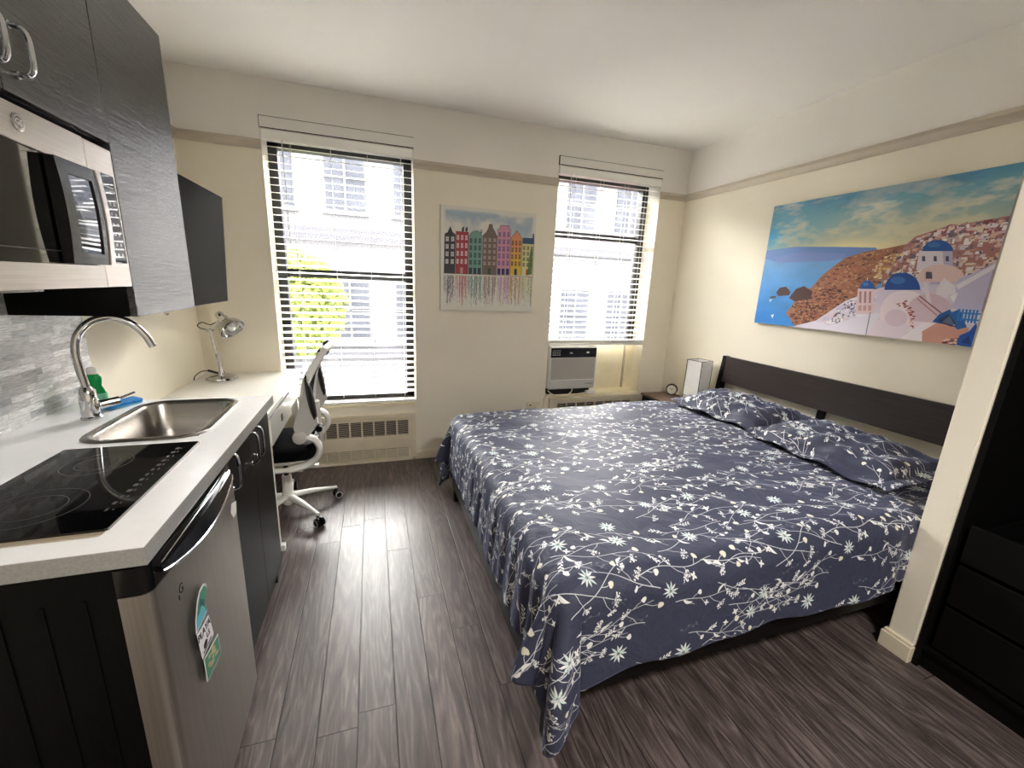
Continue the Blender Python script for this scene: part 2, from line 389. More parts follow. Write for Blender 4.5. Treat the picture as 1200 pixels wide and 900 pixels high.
# boxed heads above the blinds, their shadow gap painted in as dark strips
for n, (w, zt) in enumerate(((W1, 2.372), (W2, 2.398))):
    mb = MB(); mb.box(w[0]-0.004, w[1]+0.004, D-0.010, D+0.002, w[3], zt+0.004)
    h = struct('trim_%d' % (4+n), mb, 'dark')
    mb = MB(); mb.rbox(w[0], w[1]+0.004, D-0.016, D-0.002, w[3]-0.002, zt, 0.002); obj('head_panel', mb, 'upper', h)
    mb = MB(); mb.box(w[0]+0.004, w[1]-0.002, D-0.0172, D-0.015, w[3]-0.001, w[3]+0.004); obj('head_gap_shade', mb, 'dark', h)

# ================================================================== BLINDS
def blind(w, zb, label, wand_x, cords, stack=0):
    x0, x1, z0, z1 = w; x0 += 0.004; x1 -= 0.004
    yc = D+0.022
    t = thing('venetian_blind', label, 'blind', ((x0+x1)/2, yc, z1-0.05), 'white venetian blinds on the two windows')
    mb = MB(); mb.rbox(x0, x1, D-0.014, D+0.045, z1-0.062, z1-0.004, 0.003); obj('headrail', mb, 'slat', t)
    pitch = 0.0455; tilt = math.radians(9); s = MB(); z = z1-0.095; hw = 0.025
    while z > zb+0.05+stack*0.004:
        c, sn = math.cos(tilt), math.sin(tilt)
        # gently crowned slat, outer edge higher
        pr = []
        for k in range(5):
            q = -1+k*0.5; pr.append((yc+q*hw*c, z+q*hw*sn+0.0028*(1-q*q)))
        top = [(y, zz+0.0013) for y, zz in pr]
        s.prism(pr+top[::-1], 0, x0+0.002, x1-0.002); z -= pitch
    for k in range(stack):
        s.box(x0+0.002, x1-0.002, yc-hw, yc+hw, zb+0.022+k*0.0045, zb+0.025+k*0.0045)
    obj('slats', s, 'slat', t)
    b = MB(); b.rbox(x0, x1, yc-0.027, yc+0.027, zb, zb+0.020, 0.004); obj('bottom_rail', b, 'slat', t)
    cd = MB()
    for cx in cords:
        for dy in (-0.0262, 0.0262): cd.tube([(cx, yc+dy, z1-0.06), (cx, yc+dy, zb+0.01)], 0.0011, 5)
    obj('ladder_cord', cd, 'cord', t)
    wd = MB(); wd.tube([(wand_x, D-0.020, z1-0.06), (wand_x+0.004, D-0.024, z1-0.062-0.62)], 0.0032, 6); obj('wand', wd, 'greyplastic', t)
    return t
blind(W1, 0.487, 'white slatted blind on the left window, lowered all the way behind the desk chair', W1[0]+0.12, (W1[0]+0.16, W1[0]+0.40, W1[0]+0.63, W1[0]+0.85))
blind(W2, 0.925, 'white slatted blind on the right window, stopping above the air conditioner', W2[0]+0.10, (W2[0]+0.15, W2[0]+0.40, W2[0]+0.63, W2[0]+0.84), stack=6)

# ================================================================== RADIATOR COVERS
def radiator(x0, x1, ztop, label, cols, gx0, gx1):
    t = thing('radiator_cover', label, 'radiator', ((x0+x1)/2, D, 0), 'convector covers built in under the windows')
    mb = MB(); mb.rbox(x0, x1, D-0.024, D+0.0, 0.0, 0.024, 0.003); mb.rbox(x0, x1, D-0.028, D+0.0, ztop-0.03, ztop, 0.003)
    mb.rbox(x0, x0+0.03, D-0.024, D, 0.0, ztop-0.01, 0.003); mb.rbox(x1-0.035, x1, D-0.024, D, 0.0, ztop-0.01, 0.003); obj('frame', mb, 'radiator', t)
    mb = MB(); mb.box(x0+0.02, x1-0.03, D-0.004, D, 0.02, ztop-0.02); obj('recess', mb, 'dark', t)
    f = MB(); g0, g1 = ztop-0.175, ztop-0.055; l0, l1 = 0.028, 0.115
    f.box(x0+0.03, x1-0.035, D-0.018, D-0.004, g1, ztop-0.03); f.box(x0+0.03, x1-0.035, D-0.018, D-0.004, l1, g0)
    for za, zb in ((0.024, l1), (g0, g1)): f.box(x0+0.03, gx0, D-0.018, D-0.004, za, zb); f.box(gx1, x1-0.035, D-0.018, D-0.004, za, zb)
    st = (gx1-gx0)/cols
    for k in range(1, cols):
        f.box(gx0+k*st-0.006, gx0+k*st+0.006, D-0.018, D-0.004, g0, g1); f.box(gx0+k*st-0.004, gx0+k*st+0.004, D-0.018, D-0.004, 0.024, l1)
    obj('front_panel', f, 'radiator', t)
    gr = MB(); k = 0; z = g0+0.006
    while z < g1-0.004: gr.box(gx0, gx1, D-0.012, D-0.006, z, z+0.0035); z += 0.0125
    obj('upper_grille', gr, 'rail', t)
    gr = MB(); z = l0
    while z < l1: gr.box(gx0, gx1, D-0.016, D-0.006, z, z+0.0075); z += 0.0135
    obj('lower_grille', gr, 'radiator', t)
radiator(-0.515, 0.300, 0.395, 'cream louvred radiator cover under the left window, behind the desk chair', 8, -0.456, 0.240)
radiator(1.45, 2.355, 0.462, 'cream louvred radiator cover under the air conditioner, mostly behind the bed', 8, 1.53, 2.285)

# ================================================================== OUTLET
t = thing('wall_outlet', 'cream double wall outlet low between the two windows', 'outlet', (1.305, D, 0.318))
mb = MB(); mb.rbox(1.243, 1.372, D-0.006, D, 0.320, 0.435, 0.002); obj('cover_plate', mb, 'radiator', t)
for z in (0.352, 0.403): mb = MB(); mb.rbox(1.262, 1.294, D-0.009, D-0.005, z-0.018, z+0.018, 0.004); obj('socket', mb, 'sill', t)
mb = MB()
mb.box(1.271-0.0015, 1.284+0.0015, D-0.0098, D-0.0085, 0.352-0.006, 0.352+0.008)
obj('slot', mb, 'dark', t); mb = MB(); mb.box(1.271-0.0015, 1.284+0.0015, D-0.0098, D-0.0085, 0.403-0.006, 0.403+0.008); obj('slot', mb, 'dark', t)

# ================================================================== AIR CONDITIONER
ax0, ax1, az0, az1, ay = W2[0]+0.006, 1.872, 0.545, 0.924, D-0.045
t = thing('air_conditioner', 'white window air conditioner with black control strip in the right window', 'air conditioner', ((ax0+ax1)/2, D+0.1, 0.49))
mb = MB(); mb.rbox(ax0, ax1, ay, D+0.29, az0, az1, 0.010, 3); obj('casing', mb, 'whiteplastic', t, True)
mb = MB(); mb.rbox(ax0+0.006, ax1-0.012, ay-0.006, ay+0.01, az1-0.098, az1-0.014, 0.004); obj('control_strip', mb, 'blackplastic', t)
mb = MB(); mb.rbox(ax0+0.18, ax0+0.205, ay-0.0085, ay-0.005, az1-0.062, az1-0.052, 0.002); obj('button', mb, 'whiteplastic', t); mb = MB(); mb.rbox(ax0+0.34, ax0+0.365, ay-0.0085, ay-0.005, az1-0.060, az1-0.046, 0.002); obj('button', mb, 'whiteplastic', t); mb = MB()
for i in range(4):
    for j in range(3): mb.box(ax0+0.02+i*0.02, ax0+0.030+i*0.02, ay-0.0078, ay-0.005, az1-0.075+j*0.018, az1-0.071+j*0.018)
obj('keypad_marks', mb, 'whiteplastic', t)
mb = MB(); mb.box(ax0+0.014, ax1-0.018, ay-0.0008, ay+0.002, az0+0.088, az1-0.108)
obj('grille_recess', mb, 'rail', t)
mb = MB(); gx0_, gx1_, gz0, gz1 = ax0+0.014, ax1-0.018, az0+0.090, az1-0.110
sl = -0.50; c0 = gz0
c = gz0
while c < gz1+abs(sl)*(gx1_-gx0_):
    # slanted rib z = c + sl*(x-gx0_) clipped to the grille
    xa = gx0_ if c <= gz1 else gx0_+(c-gz1)/abs(sl); xb = min(gx1_, gx0_+(c-gz0)/abs(sl))
    if xb-xa > 0.01:
        za, zb = c+sl*(xa-gx0_), c+sl*(xb-gx0_)
        mb.prism([(xa, za-0.003), (xb, zb-0.003), (xb, zb+0.003), (xa, za+0.003)], 1, ay-0.006, ay)
    c += 0.0115
obj('louvre', mb, 'greyplastic', t)
mb = MB(); mb.rbox(ax0+0.008, ax1-0.012, ay-0.004, ay+0.004, az0+0.006, az0+0.080, 0.003); mb.rbox(ax0+0.008, ax1-0.012, ay-0.005, ay+0.004, az1-0.108, az1-0.101, 0.002); obj('lower_panel', mb, 'greyplastic', t)
mb = MB(); mb.box(ax1-0.09, ax1-0.03, ay-0.0052, ay-0.003, az0+0.045, az0+0.049); mb.box(ax1-0.10, ax1-0.094, ay-0.0052, ay-0.003, az0+0.043, az0+0.051); obj('maker_plate', mb, 'frame', t)
mb = MB(); mb.rbox(ax0+0.02, ax1-0.03, D+0.0, D+0.26, W2[2], az0+0.004, 0.004); obj('support_base', mb, 'dark', t)
mb = MB(); mb.rbox(ax1-0.07, ax1+0.03, D-0.03, D+0.06, W2[2]+0.001, W2[2]+0.03, 0.005); mb.rbox(ax1-0.06, ax1-0.02, D-0.034, D-0.028, W2[2]+0.006, W2[2]+0.022, 0.003); obj('plug_block', mb, 'whiteplastic', t)
mb = MB()
mb.tube(smooth_curve([(ax1-0.04, D-0.02, W2[2]+0.016), (1.75, D-0.035, W2[2]+0.012), (1.6, D-0.045, W2[2]-0.0), (1.48, D-0.035, W2[2]+0.008), (1.425, D-0.02, W2[2]+0.045)]), 0.0045, 6)
mb.tube(smooth_curve([(1.66, D-0.03, az0+0.0), (1.64, D-0.035, W2[2]+0.02), (1.55, D-0.045, W2[2]-0.006), (1.44, D-0.03, W2[2]+0.01), (1.405, D-0.012, W2[2]-0.03), (1.40, D-0.012, 0.40), (1.372, D-0.02, 0.345), (1.350, D-0.02, 0.35)]), 0.0045, 6)
mb.rbox(1.322, 1.362, D-0.034, D-0.006, 0.345, 0.388, 0.004)
obj('power_cord', mb, 'sill', t, True)
# filler board closing the rest of the opening
mb = MB(); mb.rbox(ax1+0.012, W2[1]-0.10, D+0.148, D+0.166, W2[2]+0.001, 0.96, 0.002)
mb.rbox(W2[1]-0.086, W2[1]-0.001, D+0.135, D+0.166, W2[2]+0.001, 0.96, 0.002)
fbd = tag(obj('filler_board', mb, 'sill'), 'cream boards filling the window opening to the right of the air conditioner', 'board')
mb = MB(); mb.box(W2[1]-0.104, W2[1]-0.080, D+0.168, D+0.172, W2[2]+0.002, 0.96); obj('dark_joint', mb, 'dark', fbd); mb = MB(); mb.box(ax1+0.004, ax1+0.011, D+0.155, D+0.165, W2[2]+0.002, 0.96); obj('dark_joint', mb, 'dark', fbd)

# ================================================================== BED
BX, BY0, BY1 = 0.53, 0.905, 2.545
bed = thing('bed_frame', 'dark brown wooden bed frame with a slanted slatted headboard', 'bed', (1.58, 1.73, 0))
mb = MB(); mb.rbox(0.470, 0.496, BY0+0.005, BY1-0.005, 0.090, 0.340, 0.003); mb.rbox(0.468, 0.52, BY0+0.005, BY1-0.005, 0.325, 0.345, 0.003); obj('foot_board', mb, 'bedrail', bed)
for y in (BY0+0.012, BY1-0.037):
    mb = MB(); mb.rbox(0.498, 2.53, y, y+0.025, 0.175, 0.340, 0.003); obj('side_rail', mb, 'bedrail', bed)
for y in (BY0+0.012, BY1-0.062):
    mb = MB(); mb.rbox(0.472, 0.522, y, y+0.05, 0.0, 0.325, 0.003); obj('leg', mb, 'bedrail', bed)
mb = MB(); mb.rbox(0.56, 2.50, 1.70, 1.76, 0.20, 0.26, 0.003)
for k in range(14): mb.rbox(0.60+k*0.14, 0.67+k*0.14, BY0+0.04, BY1-0.04, 0.262, 0.282, 0.003)
obj('slat_base', mb, 'bedwood', bed)
for x in (1.2, 2.0):
    mb = MB(); mb.rbox(x, x+0.05, 1.705, 1.755, 0, 0.20, 0.003); obj('middle_leg', mb, 'bedrail', bed)
def hbx(z): return 2.555+(z-0.30)*0.085        # slanted headboard line
def hboard(y0, y1, z0, z1, th=0.022):
    m = MB(); m.prism([(hbx(z0)-th/2, z0), (hbx(z0)+th/2, z0), (hbx(z1)+th/2, z1), (hbx(z1)-th/2, z1)], 1, y0, y1); return m
obj('headboard_panel', hboard(BY0, BY1, 0.748, 0.945), 'bedwood', bed)
obj('headboard_lower_rail', hboard(BY0+0.02, BY1-0.02, 0.42, 0.665), 'bedwood', bed)
for y in (BY0+0.004, BY1-0.034):
    m = MB(); m.prism([(2.53, 0), (2.585, 0), (hbx(0.945)+0.032, 0.947), (hbx(0.945)-0.012, 0.947), (hbx(0.5)-0.03, 0.5)], 1, y, y+0.03); obj('headboard_post', m, 'bedrail', bed)
m = MB(); m.prism([(hbx(0.3)+0.012, 0.30), (hbx(0.3)+0.042, 0.30), (hbx(0.9)+0.036, 0.90), (hbx(0.9)+0.012, 0.90)], 1, 1.715, 1.755); obj('headboard_post', m, 'bedrail', bed)
mb = MB(); mb.rbox(0.53, 2.50, 0.94, 2.51, 0.285, 0.548, 0.045, 4); tag(obj('mattress', mb, 'mattress', None, True), 'thick mattress lying under the navy floral duvet', 'mattress')

# ---- printed floral cotton, rasterised once as an albedo pattern
class Canvas:
    def __init__(s, w, h, col, wrap=False):
        s.w, s.h, s.wrap = w, h, wrap; s.a = np.empty((h, w, 3), np.float32); s.a[:] = np.array(col, np.float32)/255
    def _put(s, x0, y0, m, col):
        h, w = m.shape; col = np.array(col, np.float32)/255
        if s.wrap:
            ys = (np.arange(y0, y0+h) % s.h)[:, None]; xs = (np.arange(x0, x0+w) % s.w)[None, :]
            s.a[ys, xs] = s.a[ys, xs]*(1-m[..., None])+col*m[..., None]
        else:
            a0, b0, a1, b1 = max(0, x0), max(0, y0), min(s.w, x0+w), min(s.h, y0+h)
            if a1 <= a0 or b1 <= b0: return
            m = m[b0-y0:b1-y0, a0-x0:a1-x0, None]; s.a[b0:b1, a0:a1] = s.a[b0:b1, a0:a1]*(1-m)+col*m
    def line(s, pts, r0, col, r1=None, op=1.0):
        r1 = r0 if r1 is None else r1; n = len(pts)-1
        for i in range(n):
            (xa, ya), (xb, yb) = pts[i], pts[i+1]; ra = r0+(r1-r0)*i/n; rb = r0+(r1-r0)*(i+1)/n; R = max(ra, rb)+1.5
            x0, y0 = int(min(xa, xb)-R), int(min(ya, yb)-R); x1, y1 = int(max(xa, xb)+R)+1, int(max(ya, yb)+R)+1
            Y, X = np.mgrid[y0:y1, x0:x1].astype(np.float32); dx, dy = xb-xa, yb-ya; L = dx*dx+dy*dy+1e-6
            t = np.clip(((X-xa)*dx+(Y-ya)*dy)/L, 0, 1); d = np.hypot(X-xa-t*dx, Y-ya-t*dy)-(ra+(rb-ra)*t)
            s._put(x0, y0, np.clip(0.5-d, 0, 1)*op, col)
    def poly(s, pts, col, op=1.0):
        P = np.array(pts, np.float32); x0, y0 = np.floor(P.min(0)).astype(int)-2; x1, y1 = np.ceil(P.max(0)).astype(int)+2
        if not s.wrap: x0, y0 = max(x0, -2), max(y0, -2); x1, y1 = min(x1, s.w+2), min(y1, s.h+2)
        if x1 <= x0 or y1 <= y0: return
        Y, X = np.mgrid[y0:y1, x0:x1].astype(np.float32); ins = np.zeros(X.shape, bool); dmin = np.full(X.shape, 9.0, np.float32)
        n = len(P)
        for i in range(n):
            (xa, ya), (xb, yb) = P[i], P[(i+1) % n]
            c = ((ya > Y) != (yb > Y)); 
            with np.errstate(divide='ignore', invalid='ignore'): xi = (xb-xa)*(Y-ya)/(yb-ya+1e-12)+xa
            ins ^= (c & (X < xi)); dx, dy = xb-xa, yb-ya; L = dx*dx+dy*dy+1e-6
            t = np.clip(((X-xa)*dx+(Y-ya)*dy)/L, 0, 1); dmin = np.minimum(dmin, np.hypot(X-xa-t*dx, Y-ya-t*dy))
        m = np.where(ins, np.clip(0.5+dmin, 0, 1), np.clip(0.5-dmin, 0, 1)); s._put(x0, y0, m*op, col)
    def disc(s, x, y, r, col, op=1.0, ry=None):
        k = 20; ry = ry or r
        if r < 3 and ry < 3: s.line([(x, y), (x+0.01, y)], r, col, op=op)
        else: s.poly([(x+r*math.cos(2*PI*i/k), y+ry*math.sin(2*PI*i/k)) for i in range(k)], col, op)
    def leaf(s, x, y, L, wd, ang, col, bend=0.15, op=1.0):
        a, b = [], []
        for i in range(9):
            t = i/8; w_ = wd*math.sin(PI*t**0.8); cy = bend*L*math.sin(PI*t)
            a.append((t*L, cy+w_)); b.append((t*L, cy-w_))
        c, sn = math.cos(ang), math.sin(ang); s.poly([(x+p*c-q*sn, y+p*sn+q*c) for p, q in a+b[::-1]], col, op)
    def image(s, name):
        im = bpy.data.images.new(name, s.w, s.h); px = np.ones((s.h, s.w, 4), np.float32); px[..., :3] = np.clip(s.a[::-1], 0, 1)
        im.pixels.foreach_set(px.ravel()); im.update(); im.pack(); return im
def vnoise(h, w, f, seed, oct=4, ax=1.0):
    rs = np.random.RandomState(seed); out = np.zeros((h, w), np.float32); amp, tot = 1.0, 0
    for o in range(oct):
        gh, gw = max(2, int(f*2**o))+2, max(2, int(f*ax*2**o))+2; g = rs.rand(gh, gw).astype(np.float32)
        ys = np.linspace(0, gh-1.001, h); xs = np.linspace(0, gw-1.001, w); yi, xi = ys.astype(int), xs.astype(int)
        fy, fx = (ys-yi)[:, None], (xs-xi)[None, :]; fy, fx = fy*fy*(3-2*fy), fx*fx*(3-2*fx)
        out += amp*((g[yi][:, xi]*(1-fx)+g[yi][:, xi+1]*fx)*(1-fy)+(g[yi+1][:, xi]*(1-fx)+g[yi+1][:, xi+1]*fx)*fy); tot += amp; amp *= 0.5
    return out/tot
def floral():
    N = 1500; TS = 0.78; q = N/TS            # one printed repeat is 0.78 m
    cv = Canvas(N, N, (56, 59, 80), True); R = random.Random(21)
    WH, CR, TE, GR, DG = (232, 233, 232), (226, 222, 205), (204, 219, 217), (205, 208, 212), (104, 106, 120)
    taken = []
    def free(x, y, d):
        for a, b, q_ in taken:
            ddx = abs(a-x) % N; ddy = abs(b-y) % N; ddx = min(ddx, N-ddx); ddy = min(ddy, N-ddy)
            if math.hypot(ddx, ddy) < (d+q_): return False
        taken.append((x, y, d)); return True
    def daisy(x, y, r, col=TE):
        if not free(x, y, r*0.95): return
        k = R.choice((10, 11)); a0 = R.random()*6
        for i in range(k):
            a = a0+2*PI*i/k; cv.leaf(x+math.cos(a)*r*0.1, y+math.sin(a)*r*0.1, r*R.uniform(0.82, 1.05), r*0.115, a, col if i % 3 else WH, R.uniform(-0.06, 0.06))
        for i in range(9): cv.disc(x+R.uniform(-1, 1)*r*0.1, y+R.uniform(-1, 1)*r*0.1, r*0.045, (110, 150, 145))
    def four(x, y, r):
        if not free(x, y, r*0.8): return
        a0 = R.random()*3
        for i in range(4): cv.leaf(x, y, r, r*0.27, a0+i*PI/2+R.uniform(-0.2, 0.2), WH, 0.02)
    def umbel(x, y, r, ang):
        if not free(x+math.cos(ang)*r*0.5, y+math.sin(ang)*r*0.5, r*0.6): return
        for i in range(18):
            a = ang+R.uniform(-1.15, 1.15); L = r*R.uniform(0.5, 1.05); ex, ey = x+math.cos(a)*L, y+math.sin(a)*L
            cv.line([(x, y), (x+math.cos(ang)*L*0.35, y+math.sin(ang)*L*0.35), (ex, ey)], 0.9, GR)
            cv.disc(ex, ey, R.uniform(3.4, 5.2), WH)
            if i % 2: cv.disc(ex+R.uniform(-9, 9), ey+R.uniform(-9, 9), 2.4, WH)
    def gingko(x, y, r, ang):
        if not free(x, y, r*0.9): return
        pts = []
        for i in range(16):
            t = 2*PI*i/16; rr = r*(0.62+0.30*math.cos(t)+0.10*math.sin(3*t+x)); pts.append((x+rr*math.cos(t+ang), y+rr*math.sin(t+ang)))
        cv.poly(pts, CR if R.random() < 0.5 else WH)
    def spray(x, y, ang, L, col=WH):
        if not free(x+math.cos(ang)*L*0.55, y+math.sin(ang)*L*0.55, L*0.33): return
        cx, cy, a = x, y, ang; st = L/9; pts = [(x, y)]; k = R.uniform(-0.09, 0.09)
        for i in range(9):
            a += k; cx += math.cos(a)*st; cy += math.sin(a)*st; pts.append((cx, cy))
            if i > 1: cv.leaf(cx, cy, R.uniform(20, 32), R.uniform(4.2, 6.5), a+(1 if i % 2 else -1)*R.uniform(0.5, 0.9), col, R.uniform(-0.1, 0.1))
        cv.line(pts, 1.5, col, 1.0)
    def stem(x, y, ang, L, kind):
        a = ang; n = 26; st = L/n; cx, cy = x, y; pts = [(x, y)]; ph = R.random()*6; amp = R.uniform(0.035, 0.075); bn = []
        for i in range(n):
            a += amp*math.sin(i*0.33+ph); cx += math.cos(a)*st; cy += math.sin(a)*st; pts.append((cx, cy)); bn.append(a)
        cv.line(pts, 2.5, GR, 1.5)
        for i in range(3, n-1, 4):
            px, py = pts[i]; sd = 1 if (i//3) % 2 else -1; b = bn[i]+sd*R.uniform(0.5, 0.9); L2 = R.uniform(45, 105); e = (px+math.cos(b-sd*0.15)*L2, py+math.sin(b-sd*0.15)*L2)
            m_ = (px+math.cos(b)*L2*0.55, py+math.sin(b)*L2*0.55)
            if not free(e[0], e[1], 16): continue
            taken.pop(); cv.line([(px, py), m_, e], 2.0, GR, 1.5); u = R.random()
            if u < 0.20: umbel(e[0], e[1], R.uniform(36, 52), b)
            elif u < 0.42: cv.leaf(px, py, R.uniform(60, 100), R.uniform(7, 11), b-sd*0.3, WH, sd*0.16)
            elif u < 0.62: gingko(e[0], e[1], R.uniform(22, 32), b)
            elif u < 0.74: four(e[0], e[1], R.uniform(22, 32))
            elif u < 0.90: spray(px, py, b, R.uniform(80, 120))
            else:
                for j in range(3): cv.disc(e[0]+R.uniform(-14, 14), e[1]+R.uniform(-14, 14), 7, WH, ry=9)
        e = pts[-1]
        if kind == 'd': daisy(e[0], e[1], R.uniform(50, 62))
        elif kind == 'g': gingko(e[0], e[1], 30, bn[-1])
        else: umbel(e[0], e[1], 58, bn[-1])
    for k in range(16):      # dim background sprigs
        x, y, a = R.random()*N, R.random()*N, R.uniform(-0.6, 0.6); cv.line([(x, y), (x+60*math.cos(a), y+60*math.sin(a)), (x+120*math.cos(a+0.3), y+120*math.sin(a+0.3))], 1.3, DG)
        for j in range(4): cv.leaf(x+j*34, y+R.uniform(-14, 14)+j*a*30, 20, 6, R.random()*6, DG)
    for (i, j) in ((0.15, 0.2), (0.55, 0.42), (0.85, 0.1), (0.3, 0.68), (0.75, 0.83), (0.95, 0.55), (0.48, 0.08), (0.05, 0.9), (0.72, 0.6), (0.28, 0.42)):
        daisy(i*N+R.uniform(-40, 40), j*N+R.uniform(-40, 40), R.uniform(50, 62))
    kinds = 'dgudugdudgdu'
    for j in range(14):
        for i in range(3):
            y = (j+0.5)*N/14+R.uniform(-34, 34); x = (i+0.37*(j % 3))*N/3+R.uniform(-60, 60); dr = 0 if (i+j) % 3 else PI
            stem(x, y, dr+R.uniform(-0.55, 0.55), R.uniform(420, 640), kinds[(j*3+i) % 12])
    return cv.image('floral_print'), TS
def fabric_mat():
    im, TS = floral(); n = NT('navy_floral_cotton'); tx = n.n('ShaderNodeTexImage'); tx.image = im; tx.extension = 'REPEAT'
    tc = n.n('ShaderNodeTexCoord'); mp = n.n('ShaderNodeMapping'); mp.inputs['Scale'].default_value = (1/TS, 1/TS, 1); n.l(tc.outputs['UV'], mp.inputs[0]); n.l(mp.outputs[0], tx.inputs[0])
    n.l(tx.outputs[0], n.b.inputs['Base Color']); n.b.inputs['Roughness'].default_value = 0.60; n.b.inputs['Specular IOR Level'].default_value = 0.34; n.b.inputs['Sheen Tint'].default_value = (0.55, 0.62, 1.0, 1)
    n.b.inputs['Sheen Weight'].default_value = 0.15; n.b.inputs['Sheen Roughness'].default_value = 0.4
    v = n.coords('Object'); wr = n.noise(v, 8, 4, 0.6, 0.9); n.bump(wr, 0.45, 0.025); return n.m
M_['floral'] = fabric_mat()

def sm(t): t = max(0.0, min(1.0, t)); return t*t*(3-2*t)
def grid_obj(name, nu, nv, fn, mat, parent=None, thick=0.0, sub=0):
    """fn(u,v) in 0..1 -> (point, uv in metres)"""
    bm = bmesh.new(); uvl = bm.loops.layers.uv.new('UVMap'); V, U = [], {}
    for j in range(nv+1):
        row = []
        for i in range(nu+1):
            p, w = fn(i/nu, j/nv); v = bm.verts.new(p); U[v] = w; row.append(v)
        V.append(row)
    for j in range(nv):
        for i in range(nu):
            f = bm.faces.new((V[j][i], V[j][i+1], V[j+1][i+1], V[j+1][i])); f.smooth = True
            for l in f.loops: l[uvl].uv = U[l.vert]
    xs = [v.co for v in bm.verts]; org = ORG[parent.name] if parent else Vector(((min(v.x for v in xs)+max(v.x for v in xs))/2, (min(v.y for v in xs)+max(v.y for v in xs))/2, min(v.z for v in xs)))
    for v in bm.verts: v.co -= org
    me = bpy.data.meshes.new(name); bm.to_mesh(me); bm.free(); me.materials.append(M_[mat])
    o = bpy.data.objects.new(name, me); coll.objects.link(o)
    if parent: o.parent = parent
    else: o.location = org
    ORG[o.name] = org
    if thick:
        md = o.modifiers.new('thickness', 'SOLIDIFY'); md.thickness = thick; md.offset = -1
    return o
ZT = 0.580; EX, EYN, EYF, RAD = 0.535, 0.955, 2.52, 0.07   # where the duvet turns over the mattress edge
def fall(d):        # along-cloth distance past the edge -> (outward, down)
    a = RAD*PI/2
    if d <= 0: return 0.0, 0.0
    if d < a: return RAD*math.sin(d/RAD), RAD*(1-math.cos(d/RAD))
    return RAD+(d-a)*0.10, RAD+(d-a)*0.99
def duvet(u, v):
    # s: along x from head (0) to foot hem; t: along y from near hem to far hem
    head = 2.50; OX = 0.345
    x = head-u*(head-EX+OX)                       # cloth coordinate on the unrolled sheet
    ox = max(0.0, EX-x)
    ON = 0.325+0.055*sm((0.80-x)/0.35)+0.008*math.sin(x*9.0); OF = 0.36+0.15*sm((0.9-x)/0.4)
    y = EYN-ON+v*(EYF-EYN+ON+OF)
    oy = (EYN-y) if y < EYN else (y-EYF if y > EYF else 0.0); sg = -1 if y < EYN else 1
    puff = 0.022*math.sin(PI*min(1, max(0, (x-EX)/(head-EX))))**0.5 if x > EX else 0
    z = ZT+puff*0.6+0.006*math.sin(x*7+y*3)+0.005*math.sin(y*8-x*4+1)+0.003*math.sin(x*19+y*13)
    if ox > 0 and oy > 0:
        d = math.hypot(ox, oy); th = math.atan2(oy, ox); o_, dn = fall(d)
        amp = 0.050*sm((d-0.05)/0.30); fold = amp*math.cos(th*6.0-0.5)+0.020*amp/0.05*math.sin(th*14+0.4)
        o_ += fold+0.05*sm(d/0.35)*math.sin(2*th)
        px, py = EX-o_*math.cos(th), (EYN if sg < 0 else EYF)+sg*o_*math.sin(th); z = ZT-dn
    elif ox > 0:
        o_, dn = fall(ox); k = sm(ox/0.22)
        px = EX-o_-k*(0.004*math.sin(y*17+1)+0.003*math.sin(y*47)+0.0022*math.sin(y*97+2)+0.008*sm((1.45-y)/0.45)*math.sin(y*62+0.8*math.sin(y*19))); py = y; z -= dn
    elif oy > 0:
        o_, dn = fall(oy); k = sm(oy/0.25)
        py = (EYN if sg < 0 else EYF)+sg*(o_+k*(0.009*math.sin(x*7.5+0.6)+0.003*math.sin(x*23))); px = x; z -= dn
    else: px, py = x, y
    kn = sm((x-1.88)/0.10); py = py*(1-kn)+max(py, 0.893+0.004*math.sin(x*30))*kn
    kf = sm((x-2.12)/0.10); py = py*(1-kf)+min(py, 2.588)*kf
    return Vector((px, py, max(z, 0.02))), (x, y)
duv = grid_obj('duvet', 210, 210, duvet, 'floral', thick=0.012)
tag(duv, 'navy duvet with white floral print draped over the bed', 'duvet')

